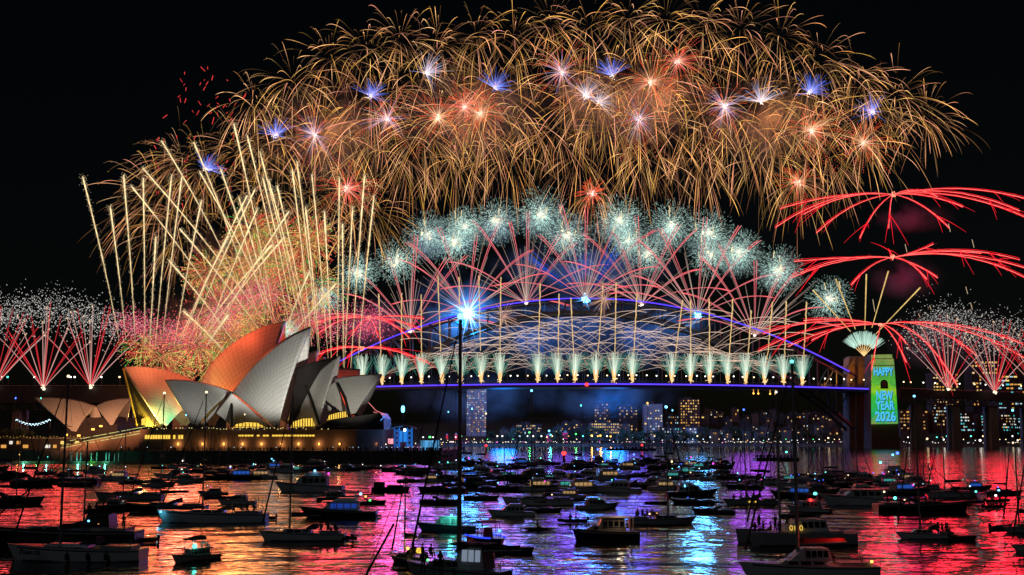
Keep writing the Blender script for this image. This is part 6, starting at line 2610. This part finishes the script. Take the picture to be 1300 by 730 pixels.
# unseen lamps added for the bursts' light and the water's colour
LIGHTS = [(420, 130, 1180, 1.2e5, (1, .5, .18), 30), (560, 130, 1180, 1.5e5, (1, .48, .2), 30), (740, 110, 1180, 1.5e5, (1, .5, .25), 30), (900, 120, 1180, 1.5e5, (1, .5, .2), 30), (1050, 150, 1180, 1.2e5, (1, .5, .2), 30),
          (300, 330, 900, 9e5, (1, .26, .06), 25), (360, 360, 900, 6e5, (1, .22, .05), 25), (240, 420, 870, 1.35e6, (1, .13, .05), 22), (420, 410, 880, 1.5e6, (1, .04, .07), 22), (180, 425, 870, 1.05e6, (1, .10, .05), 22), (330, 420, 880, 1.5e6, (1, .16, .04), 22),
          (90, 420, 1040, 1.0e6, (1, .06, .05), 20), (30, 440, 1040, 9e5, (1, .06, .06), 20),
          (594, 397, BY - 45, 1.5e6, (.05, .26, 1), 12), (743, 381, BY - 30, 6e5, (.06, .22, 1), 10), (885, 401, BY - 30, 1.3e6, (.10, .45, 1), 10),
          (500, 450, BY - 60, 1.0e6, (1, .07, .38), 16), (545, 455, BY - 40, 8e5, (.5, .14, .95), 18), (640, 450, BY - 40, 7e5, (.42, .10, .75), 22), (720, 450, BY - 40, 7e5, (.16, .04, .9), 22), (800, 450, BY - 40, 7e5, (.14, .04, .9), 22), (950, 450, BY - 40, 7e5, (.34, .03, .8), 22),
          (1134, 250, 1096, 4e5, (1, .02, .10), 22), (1133, 330, 1150, 5e5, (1, .02, .08), 22), (1110, 395, 1165, 8e5, (1, .015, .06), 20), (1190, 400, 1165, 1.7e6, (1, .015, .04), 18),
          (1265, 396, 1165, 1.7e6, (1, .015, .04), 18), (1330, 400, 1165, 1.5e6, (1, .01, .04), 18)]
LK = 0.2
for px, py, Y, pw, col, rad in LIGHTS:
    p_ = at(px, py, Y)
    if py > 370:  # low added lamps face the harbour, leaving the shore behind unlit
        spot('glow_fill_light', tuple(p_), (p_.x * .25, 150, 0), pw * LK, col, 150, .5, rad)
    else:
        lamp('glow_fill_light', tuple(p_), pw * LK, col, rad)

# drifting smoke lit from inside by added unseen lamps
def smoke(name, blobs, density, col, label):
    ms_ = bpy.data.materials.new(name)
    ms_.use_nodes = True
    t_ = ms_.node_tree
    t_.nodes.remove(t_.nodes['Principled BSDF'])
    v_ = t_.nodes.new('ShaderNodeVolumePrincipled')
    v_.inputs['Color'].default_value = (*col, 1)
    v_.inputs['Density'].default_value = density
    tc_ = t_.nodes.new('ShaderNodeTexCoord')
    vd = t_.nodes.new('ShaderNodeVectorMath')
    vd.operation = 'DISTANCE'
    vd.inputs[1].default_value = (.5, .5, .5)
    t_.links.new(tc_.outputs['Generated'], vd.inputs[0])
    mr_ = t_.nodes.new('ShaderNodeMapRange')
    mr_.interpolation_type = 'SMOOTHSTEP'
    mr_.inputs[1].default_value = .46
    mr_.inputs[2].default_value = .05
    mr_.inputs[3].default_value = 0
    mr_.inputs[4].default_value = density * 6.0
    t_.links.new(vd.outputs['Value'], mr_.inputs[0])
    nz = t_.nodes.new('ShaderNodeTexNoise')
    nz.inputs['Scale'].default_value = .035
    nz.inputs['Detail'].default_value = 3
    t_.links.new(tc_.outputs['Object'], nz.inputs['Vector'])
    m2_ = t_.nodes.new('ShaderNodeMapRange')
    m2_.inputs[1].default_value = .38
    m2_.inputs[2].default_value = .68
    m2_.inputs[4].default_value = 1.8
    t_.links.new(nz.outputs[0], m2_.inputs[0])
    mu = t_.nodes.new('ShaderNodeMath')
    mu.operation = 'MULTIPLY'
    t_.links.new(mr_.outputs[0], mu.inputs[0])
    t_.links.new(m2_.outputs[0], mu.inputs[1])
    t_.links.new(mu.outputs[0], v_.inputs['Density'])
    t_.links.new(v_.outputs[0], t_.nodes['Material Output'].inputs['Volume'])
    for px, py, Y, rx, ry in blobs:
        c = at(px, py, Y)
        u = Y / FPX
        bm = bmesh.new()
        bmesh.ops.create_icosphere(bm, subdivisions=4, radius=1)
        ph = RN.uniform(0, 6, 6)
        for v in bm.verts:
            n = v.co.copy()
            k = 1 + .16 * math.sin(3 * n.x + ph[0]) * math.sin(3 * n.z + ph[1]) + .10 * math.sin(6 * n.x + ph[2]) * math.cos(5 * n.z + ph[3]) + .06 * math.sin(11 * n.x + 9 * n.z + ph[4])
            v.co = Vector((n.x * rx * u * k, n.y * min(rx, ry) * u * .8 * k, n.z * ry * u * k))
        me = bpy.data.meshes.new('smoke')
        bm.to_mesh(me)
        bm.free()
        me.materials.append(ms_)
        o = link('smoke', me)
        o.location = c
        setting(o, 'stuff')
        o['label'] = label
        o['group'] = 'drifting smoke ' + label.split()[-1]


smoke('blue_lit_smoke', [(594, 398, BY + 30, 46, 42), (585, 400, BY + 120, 80, 66), (700, 420, BY + 150, 110, 66), (830, 420, BY + 150, 100, 56), (740, 340, BY + 150, 150, 44), (600, 505, BY + 160, 110, 42), (760, 505, BY + 170, 120, 36)], .0011, (.8, .85, .95), 'thin smoke hanging blue around the arch')
smoke('pale_smoke', [(x, y, 1128, 40, 34) for x, y in ((545, 302), (585, 300), (632, 284), (686, 276), (722, 298), (787, 284), (848, 292), (900, 306), (938, 322), (988, 343))], .0016, (.9, .92, .9), 'thin pale smoke around the teal peonies')
smoke('red_lit_smoke', [(1158, 275, 1130, 66, 26), (1152, 352, 1180, 56, 34), (1180, 430, 1200, 70, 50), (470, 410, 1180, 60, 40), (1240, 430, 1200, 70, 46)], .0009, (.9, .85, .9), 'thin smoke hanging red around the red palms')
smoke('gold_lit_smoke', [(300, 350, 960, 100, 80), (235, 420, 940, 100, 48), (320, 410, 945, 90, 50), (420, 170, 1330, 120, 80), (600, 140, 1330, 130, 80), (800, 130, 1330, 140, 80), (980, 150, 1330, 120, 70)], .0007, (.9, .88, .85), 'thin smoke glowing behind the gold bursts')
for px, py, Y, pw, col, rad in ((594, 397, BY + 24, 2.4e6, (.0, .30, 1), 4), (594, 400, BY + 100, 1.6e6, (.0, .30, 1), 12), (660, 430, BY + 130, 5e5, (.01, .24, 1), 16), (743, 384, BY + 60, 9e5, (.01, .28, 1), 6), (885, 404, BY + 110, 1.1e6, (.01, .32, 1), 10),
                                (780, 512, BY + 150, 9e5, (.01, .22, 1), 14), (800, 420, BY + 130, 4e5, (.01, .22, 1), 16), (640, 515, BY + 110, 7e5, (.01, .25, 1), 14), (740, 335, BY + 130, 4e5, (.01, .22, 1), 16),
                                (1150, 268, 1120, 6e4, (1, .02, .25), 10), (1146, 345, 1170, 6e4, (1, .02, .25), 10),
                                (310, 400, 950, 1.2e6, (1, .48, .14), 14), (240, 420, 930, 1.0e6, (1, .20, .14), 12), (350, 330, 960, 6e5, (1, .4, .12), 14), (470, 410, 1170, 5e5, (1, .03, .1), 12),
                                (420, 170, 1320, 7e5, (1, .35, .12), 14), (600, 140, 1320, 9e5, (1, .34, .14), 14), (740, 125, 1320, 9e5, (1, .34, .16), 14), (840, 130, 1320, 9e5, (1, .34, .14), 14), (980, 150, 1320, 7e5, (1, .35, .12), 14),
                                (578, 306, 1128, 2e5, (.5, 1, .85), 5), (686, 274, 1128, 2e5, (.5, 1, .85), 5), (787, 282, 1128, 2e5, (.5, 1, .85), 5), (852, 290, 1128, 2e5, (.5, 1, .85), 5), (938, 322, 1128, 1.6e5, (.5, 1, .85), 5), (988, 343, 1128, 1.4e5, (.5, 1, .85), 5)):
    lamp('smoke_fill_light', tuple(at(px, py, Y)), pw * .2, col, rad)  # lamps added inside the smoke to make it glow
